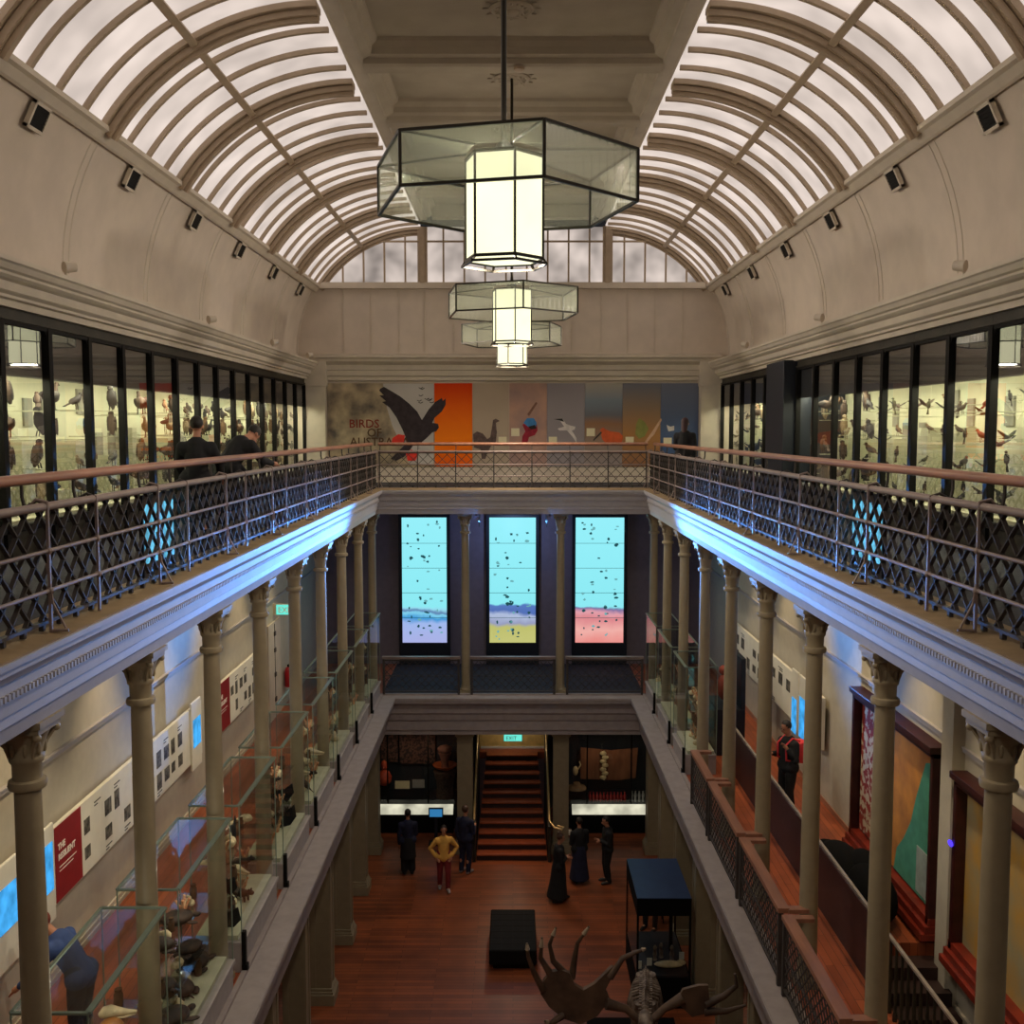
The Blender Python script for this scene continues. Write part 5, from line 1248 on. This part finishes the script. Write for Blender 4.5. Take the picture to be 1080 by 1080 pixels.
V = [E_((a,.1,b)) for a, b in Pp]+[E_((a,.16,b)) for a, b in Pp]; n = len(Pp); m.add(V, [tuple(range(n)), tuple(range(2*n-1,n-1,-1))]+[(i,n+i,n+(i+1) % n,(i+1) % n) for i in range(n)])
for p in [[(.98,.12,.1),(1.25,.1,.25),(1.45,.1,.42),(1.42,.1,.62)], [(.95,.12,-.02),(1.3,.1,.0),(1.6,.1,.1)]]: m.path([E_(q) for q in p], [.07-.05*i/(len(p)-1) for i in range(len(p))], 8)
part(t, 'antler', m, M_antler, True)
m = MB(); m.path([E_(p) for p in [(0,.18,-.1),(0,.05,-.12),(0,-.12,-.2),(0,-.35,-.34),(0,-.48,-.42)]], [.09,.13,.11,.07,.045], 12); part(t, 'skull', m, M_vert, True)
sp = [(0,.2,-.2),(.04,.45,-.42),(.08,.7,-.48),(.12,.95,-.36),(.16,1.2,-.30),(.2,1.5,-.32),(.24,1.8,-.36),(.28,2.1,-.45),(.3,2.3,-.65)]
m = MB()
def lerpP(f):
    k = min(int(f), len(sp)-2); return Vector(sp[k]).lerp(Vector(sp[k+1]), f-k)
for k in range(34):
    p = lerpP(k*8/34); r = .07 if k > 8 else .085
    m.ball(E_(p), (r,r*.6,r), 9, 6); hgt = .22 if 12 < k < 22 else .10
    m.bar(E_(p), E_(p + Vector((0,.05,hgt))), .02, .05, (0,1,0)); m.bar(E_(p+Vector((-.11,0,.0))), E_(p+Vector((.11,0,0))), .03, .03)
part(t, 'spine', m, M_vert, True)
for k in range(11):
    p = lerpP(3.1+k*.32)
    for s in (-1, 1):
        m = MB(); w_ = .30-.008*abs(k-5)**1.5; m.path([E_(p), E_(p+Vector((s*w_*.8,.04,-.10))), E_(p+Vector((s*w_,.08,-.35))), E_(p+Vector((s*w_*.75,.10,-.62))), E_(p+Vector((s*.08,.04,-.78)))], [.022,.024,.022,.018,.014], 6)
        part(t, 'rib', m, M_vert, True)
for (yy, xx, kz) in ((1.0,.12,-.4),(2.1,.28,-.5)):
    for s in (-1, 1):
        m = MB(); m.path([E_((xx+s*.12,yy,kz)), E_((xx+s*.2,yy+(.2 if yy > 2 else .05),-1.0)), E_((xx+s*.2,yy-(.15 if yy < 2 else -.25),-1.4)), E_((xx+s*.2,yy,-1.86))], [.06,.05,.04,.035], 8); m.ball(E_((xx+s*.2,yy-.04,-1.87)), (.05,.09,.03), 8, 5)
        part(t, 'leg', m, M_vert, True)
# ------------------------------------------------------------------ people
def remesh(mb, vox, name, smooth_it=3):
    me = mb.mesh(name); o = bpy.data.objects.new('tmp', me); COL.objects.link(o)
    r = o.modifiers.new('r', 'REMESH'); r.mode = 'VOXEL'; r.voxel_size = vox
    if smooth_it: q = o.modifiers.new('s', 'SMOOTH'); q.iterations = smooth_it; q.factor = .5
    bpy.context.view_layer.update()
    m2 = bpy.data.meshes.new_from_object(o.evaluated_get(bpy.context.evaluated_depsgraph_get())); bpy.data.objects.remove(o)
    m2.name = name; m2.polygons.foreach_set('use_smooth', [True]*len(m2.polygons)); return m2
def tube(m, pts, rs, flat=None):
    m.path(pts, rs, 12)
    for p, r in zip(pts, rs): m.ball(p, r, 12, 8)
def person(label, loc, rz, h=1.72, lean=0, twist=0, arms=('down','down'), stride=0, seated=False, top=None, legs=None, skirt=False, longcoat=False, hair='short', hairmat=None, shoes=None, extra=None, head_down=0):
    t = thing('person', label, 'person', (0,0,0))
    S = h/1.75; la = math.radians(lean)
    def sp_(x, u, fwd=0):           # point along the spine (u metres above the pelvis), local facing -y
        return Vector((x, -(u*math.sin(la)) - fwd*math.cos(la), u*math.cos(la) - fwd*math.sin(la)))
    pel = Vector((0, 0, .93 if not seated else .50))
    P = lambda x, u, f=0: pel + sp_(x, u, f)
    neck, headc = P(0,.56,.01), P(0,.70,.03+.05*head_down/30)
    body = MB()
    tube(body, [P(0,0),P(0,.15),P(0,.32),P(0,.44)], [.125,.115,.125,.12]); tube(body, [P(-.10,.0),P(.10,.0)], [.10,.10]); tube(body, [P(-.10,.40),P(.10,.40)], [.085,.085])
    tube(body, [P(0,.46),neck,headc], [.065,.052,.05])
    # head: cranium, jaw, nose, ears
    hd = Matrix.Rotation(la*.6+math.radians(head_down), 3, 'X')
    H = lambda x, y, z: headc + hd @ Vector((x, y, z))
    body.ball(H(0,.01,.03), (.076,.096,.098), 16, 12); body.ball(H(0,-.03,-.045), (.055,.060,.062), 14, 10); body.ball(H(0,-.105,-.012), (.014,.020,.024), 8, 6)
    body.ball(H(0,-.088,-.055), (.026,.012,.008), 8, 6)
    for s in (-1, 1): body.ball(H(s*.078,.01,-.005), (.012,.020,.030), 8, 6)
    legj = []
    for s in (-1, 1):
        st = stride*s
        if seated: hip, knee, ank, toe = pel+Vector((s*.10,0,-.02)), pel+Vector((s*.13,-.42,.0)), Vector((s*.13,-.46,.09)), Vector((s*.14,-.62,.04))
        else: hip, knee, ank, toe = pel+Vector((s*.095,0,-.03)), Vector((s*.10,-.04-st*.45,.49)), Vector((s*.10,.02-st*.8,.09)), Vector((s*.115,-.13-st*.8,.035))
        legj.append((hip, knee, ank, toe)); tube(body, [hip,(hip+knee)/2,knee,(knee+ank)/2+Vector((0,.02,.04)),ank], [.095,.080,.056,.055,.038]); tube(body, [ank, toe], [.036,.03])
    armj = []
    for s, a in zip((-1, 1), arms):
        sh = P(s*.185,.43)
        D_ = {'down': ((s*.05,.02,-.29),(s*.04,-.05,-.55)), 'phone': ((s*.04,-.03,-.28),(-s*.06,-.27,-.20)), 'hip': ((s*.17,.06,-.24),(s*.02,-.06,-.44)), 'fold': ((s*.03,-.02,-.28),(-s*.18,-.20,-.24)),
              'fwd': ((s*.03,-.18,-.22),(s*.0,-.42,-.26)), 'rail': ((s*.08,-.14,-.24),(s*.06,-.34,-.40)), 'strap': ((s*.08,-.04,-.26),(-s*.03,-.14,-.08))}[a]
        el, wr = sh+Vector(D_[0]), sh+Vector(D_[1]); armj.append((sh, el, wr)); tube(body, [sh,(sh+el)/2,el,(el+wr)/2,wr], [.058,.048,.040,.037,.026])
        d = (wr-el).normalized(); up = Vector((0,-1,0)) if abs(d.y) < .7 else Vector((0,0,-1)); side = d.cross(up).normalized(); palm = wr+d*.045
        body.path([wr, palm, wr+d*.09], [.026,.036,.034], 8)
        for q, ln in zip((-1.5,-.5,.5,1.5), (.062,.076,.08,.068)):
            b0 = wr+d*.085+side*q*.018; b1 = b0+d*ln*.5+up*.008; b2 = b1+d*ln*.4+up*.026; body.path([wr+d*.05+side*q*.014, b0, b1, b2], [.011,.011,.010,.009], 6)
        tb = wr+d*.03+side*(-s)*.03; body.path([wr+d*.02, tb, tb+d*.035+side*(-s)*.018, tb+d*.06+side*(-s)*.014+up*.015], [.014,.014,.012,.010], 6)
    def put(name, me, mt, lab=None):
        me.transform(Matrix.Scale(S, 4)); o = bpy.data.objects.new(name, me); me.materials.clear(); me.materials.append(mt); COL.objects.link(o); o.parent = t
        if lab: o['label'] = lab
        return o
    put('body', remesh(body, .011, 'body', 2), M_skin)
    m = MB()
    g = .020
    tube(m, [P(0,-.02),P(0,.15),P(0,.32),P(0,.43)], [.135+g,.125+g,.135+g,.12+g]); tube(m, [P(-.11,.0),P(.11,.0)], [.11+g,.11+g]); tube(m, [P(-.12,.40),P(.12,.40)], [.088+g,.088+g]); tube(m, [P(0,.44),P(0,.50)], [.08,.066])
    for sh, el, wr in armj: tube(m, [sh,(sh+el)/2,el,(el+wr)/2,el.lerp(wr,.93)], [.064+g*.6,.056+g*.6,.050+g*.5,.046+g*.4,.036+g*.3])
    put('jacket' if longcoat else 'shirt', remesh(m, .016, 'shirt'), top)
    m = MB()
    if skirt or longcoat:
        hem = .12 if skirt else .45
        k = Vector((0,0,0)); m.path([pel+Vector((0,0,.10)), pel+Vector((0,0,-.05)), Vector((0,stride*.1,.55)), Vector((0,stride*.3,hem))], [.15,.18,.21,.27 if skirt else .22], 16)
        for hip, knee, ank, toe in legj: tube(m, [hip, knee, ank.lerp(knee, .15)], [.11,.10,.10])
    else:
        tube(m, [P(-.09,.04),P(.09,.04)], [.12,.12])
        for hip, knee, ank, toe in legj: tube(m, [hip,(hip+knee)/2,knee,(knee+ank)/2,ank+Vector((0,0,.0))], [.112,.098,.078,.074,.062])
    put('skirt' if skirt else 'trousers', remesh(m, .016, 'trousers'), legs)
    for hip, knee, ank, toe in legj:
        m = MB(); f = (toe-ank); f.z = 0; f.normalize(); m.path([ank+Vector((0,0,-.03))-f*.05, ank+Vector((0,0,-.04))+f*.05, Vector((toe.x,toe.y,.04))+f*.02], [.05,.048,.038], 10); m.ball(Vector((toe.x,toe.y,.035))+f*.03, (.04,.05,.03), 10, 6)
        me = remesh(m, .012, 'shoe', 1); put('shoe', me, shoes or M_shoed)
    m = MB(); m.ball(H(0,.022,.045), (.086,.098,.098), 16, 10)
    if hair == 'long': m.path([H(0,.05,.02),H(0,.085,-.10),H(0,.09,-.24)], [.085,.075,.05], 12)
    if hair == 'bun': m.ball(H(0,.07,.12), .05, 12, 8)
    me = m.mesh('hair', (0,0,0), True)
    # cut the hair away from the face
    import bmesh
    bm = bmesh.new(); bm.from_mesh(me); hi = hd.inverted()
    dl = [v for v in bm.verts if (hi @ (v.co-headc)).y < -.045 and (hi @ (v.co-headc)).z < .075]
    bmesh.ops.delete(bm, geom=dl, context='VERTS'); bm.to_mesh(me); bm.free()
    put('hair', me, hairmat or M_hair)
    for s in (-1, 1):
        m = MB(); m.ball(H(s*.028,-.082,.015), (.011,.008,.008), 8, 6); put('eye', m.mesh('eye', (0,0,0), True), M_ink)
    if extra:
        for nm, fn, mt, lab in extra: m = MB(); fn(m, P, armj, H); put(nm, m.mesh(nm, (0,0,0), True), mt, lab)
    place(t, loc, rz); return t
def bag_hand(i):
    def f(m, P, A, H): w_ = A[i][2]; m.box(w_.x-.04, w_.x+.04, w_.y-.16, w_.y+.16, w_.z-.48, w_.z-.14); m.path([(w_.x,w_.y-.1,w_.z-.15),(w_.x,w_.y,w_.z-.03),(w_.x,w_.y+.1,w_.z-.15)], .008, 6)
    return f
def backpack(m, P, A, H):
    m.path([P(0,.05,-.22),P(0,.22,-.25),P(0,.42,-.22)], [.13,.17,.13], 14)
    for s in (-1, 1): m.path([P(s*.11,.46,-.16),P(s*.11,.53,0),P(s*.11,.42,.15),P(s*.12,.15,.14),P(s*.12,.08,-.14)], .018, 8)
def phone(i):
    def f(m, P, A, H): w_ = A[i][2]; m.box(w_.x-.035, w_.x+.035, w_.y-.12, w_.y-.108, w_.z+.0, w_.z+.15)
    return f
# upper gallery
person('person in a black top seen from behind at the left upper balustrade', (-4.0,12.95,F2), PI+.1, 1.70, arms=('rail','rail'), lean=4, top=M_cblk, legs=M_cblk, hair='short')
person('person in black bending forward with a grey bag behind the left upper balustrade', (-4.1,14.6,F2), PI-.5, 1.86, lean=44, head_down=30, arms=('fwd','rail'), top=M_cblk, legs=M_cblk, extra=[('shoulder_bag', lambda m, P, A, H: m.ball(P(.2,.12,.05), (.08,.16,.15), 12, 8), mat('grey bag', (110,100,92), .8), 'grey shoulder bag')])
person('person with long dark hair and black coat by the right upper balustrade', (4.0,23.9,F2), PI-.4, 1.80, arms=('down','fold'), top=M_cblk, legs=M_cblk, hair='long', longcoat=True, hairmat=mat('dark red brown hair', (58,28,30), .6))
# middle gallery
person('man in a blue shirt bending towards the left wall display', (-4.78,10.9,F1), -PI/2-.1, 1.76, lean=34, head_down=15, arms=('fwd','rail'), top=M_cblu, legs=M_cnav, hair='short', hairmat=mat('reddish hair', (110,44,34), .7))
person('man in black with a coral red backpack on the right middle gallery', (4.95,18.0,F1), -1.15, 1.74, head_down=18, arms=('phone','strap'), top=M_cblk, legs=M_cblk, extra=[('backpack', backpack, M_cpnk, 'coral red backpack')])
# ground floor
person('person in a dark blue coat with a pale bag at the left wall case', (-2.67,25.3,F0), PI+.2, 1.68, arms=('fold','down'), top=M_cnav, legs=M_cblk, longcoat=True, extra=[('handbag', bag_hand(0), mat('pale bag', (190,180,170), .8), 'pale bag')])
person('person in a navy jacket and dark trousers left of the staircase', (-1.22,25.35,F0), PI-.5, 1.76, arms=('phone','down'), top=M_cnav, legs=M_cnav, shoes=M_shoe, hair='short', hairmat=M_hairb)
person('person in a yellow jacket and maroon trousers walking towards the viewer', (-1.70,24.42,F0), .15, 1.62, arms=('hip','hip'), stride=.16, top=M_cyel, legs=M_cmar, shoes=M_shoe, hair='short')
person('woman in a long black dress and headscarf in profile right of the staircase', (1.10,23.8,F0), PI/2+.2, 1.66, arms=('fold','fold'), stride=.15, top=M_cblk, legs=M_cblk, skirt=True, hair='bun', hairmat=M_hairb, head_down=12)
person('woman in a long black skirt holding a pale phone before the right wall case', (1.66,24.8,F0), PI+.3, 1.66, arms=('phone','phone'), top=M_cblk, legs=M_cnav, skirt=True, hair='short', extra=[('phone', phone(1), M_white, None)])
person('person in black trousers facing left before the right wall case', (2.36,24.8,F0), -PI/2+.2, 1.70, arms=('fold','fold'), top=M_cblk, legs=M_cblk, hair='short', head_down=14)
person('person in black seated on a stool behind the blue roofed case', (3.42,24.05-.9,F0), .8, 1.66, seated=True, head_down=22, arms=('phone','phone'), top=M_cblk, legs=M_cblk) if False else None
person('person in dark clothes seated low behind the blue roofed case', (3.35,22.75,F0), -.6, 1.62, seated=True, head_down=22, arms=('phone','phone'), top=M_cblk, legs=M_cblk)
t = thing('stool', 'low black stool under the seated person behind the blue roofed case', 'stool', (3.35,22.78,F0))
m = MB(); m.lathe([(.17,.33),(.17,.37),(.14,.39)], (3.35,22.78,F0), 18); part(t, 'seat', m, M_black)
for k in range(4):
    a = PI/4+k*PI/2; part(t, 'leg', MB().path([(3.35+.11*math.cos(a),22.78+.11*math.sin(a),F0+.34),(3.35+.15*math.cos(a),22.78+.15*math.sin(a),F0)], .014, 6), M_black)
# ------------------------------------------------------------------ lights of the building
def lamp_light(kind, loc, energy, color, size=.05, target=None, spot=90, name='lamp_light'):
    ld = bpy.data.lights.new(name, kind); ld.energy = energy; ld.color = color; ld.shadow_soft_size = size
    o = bpy.data.objects.new(name, ld); COL.objects.link(o); o.location = (loc[0], loc[1], loc[2]+Z0)
    if target:
        ld.spot_size = math.radians(spot); ld.spot_blend = .8
        o.rotation_euler = (Vector(target)-Vector(loc)).to_track_quat('-Z', 'Y').to_euler()
    return o
for (x, y) in ((-.085,9.85),(-.02,19.0),(-.02,25.4)):
    lamp_light('POINT', (x, y, 2.72), 330, (1,.87,.72), .04, name='pendant_uplight')
    ld = bpy.data.lights.new('pendant_downlight', 'AREA'); ld.shape = 'DISK'; ld.size = .6; ld.energy = 120; ld.color = (1,.88,.70)
    o = bpy.data.objects.new('pendant_downlight', ld); COL.objects.link(o); o.location = (x, y, 1.585+Z0)
lamp_light('POINT', (0, 1.0, 2.4), 260, (1,.88,.72), .2, name='near_end_light')  # bare point light near the viewer; no pendant is built here
# added projector boxes under the far cornice for the blue cast on both cornices
for s in (-1, 1):
    t = thing('blue_projector', 'small added box projector under the far cornice, %s of the middle screen' % ('left' if s < 0 else 'right'), 'projector', (s*.95, 26.3, -2.32), 'blue projectors under the far cornice')
    m = MB(); m.box(s*.95-.07, s*.95+.07, 26.3, 26.45, -2.32, -2.22); part(t, 'body', m, M_wallback); m = MB(); m.path([(s*.95,26.42,-2.23),(s*.95,26.42,-2.14)], .02, 6); part(t, 'bracket', m, M_iron)
    m = MB(); m.box(s*.85-.005, s*.85+.005, 25.55, 26.4, -2.300, -2.18); part(t, 'added_beam_fin', m, M_black); m = MB(); m.box(s*.85-.005, s*.85+.005, 25.55, 26.06, -2.44, -2.318); part(t, 'added_beam_fin', m, M_black)  # added fins keep the blue beam off the railing and near walls
    lamp_light('SPOT', (s*.95, 26.22, -2.32), 13000, (.09,.34,1), .02, (-s*3.6, 17.0, -2.2), 40, 'blue_beam')
lamp_light('POINT', (0, 28.6, -2.9), 60, (.35,.5,1), .15, name='screen_bay_light')
lamp_light('POINT', (0, 29.15, -8.45), 9, (1,.90,.74), .1, name='landing_light')
for a, b in ((8.9,9),(11.2,9),(13.6,8),(16.0,7),(18.4,6)): lamp_light('POINT', (-3.62, a, -4.9), b, (1,.92,.72), .03, name='showcase_light')
for s in (-1, 1):
    lamp_light('SPOT', (s*2.7, 28.0, -8.3), 45, (1,.75,.5), .05, (s*2.9, 29.6, -10), 110, 'case_light')
    for y in (12.0, 16.8, 21.6): lamp_light('POINT', (s*5.4, y+1.2, -8.3), 9, (1,.80,.55), .08, name='undercroft_light')
lamp_light('SPOT', (0, 26.4, -8.1), 70, (1,.66,.40), .08, (0, 24.6, -11.3), 100, 'stair_foot_light')
# ------------------------------------------------------------------ camera, light
cam = bpy.data.cameras.new('camera'); co = bpy.data.objects.new('camera', cam); COL.objects.link(co)
cam.sensor_width = 36; cam.sensor_fit = 'HORIZONTAL'; cam.lens = 36; cam.clip_end = 200; cam.clip_start = .05
co.location = (0, 0, Z0); co.rotation_euler = (PI/2 - math.atan(87/1080), 0, math.atan(1/1080)); sc.camera = co
w = bpy.data.worlds.new('world'); sc.world = w; w.use_nodes = True
w.node_tree.nodes['Background'].inputs[0].default_value = (.75,.72,.8,1); w.node_tree.nodes['Background'].inputs[1].default_value = .02
sc.view_settings.view_transform = 'Standard'; sc.view_settings.look = 'None'; sc.view_settings.exposure = 0; sc.view_settings.gamma = 1; sc.view_settings.use_curve_mapping = False
try: sc.cycles.transparent_max_bounces = 48
except Exception: pass
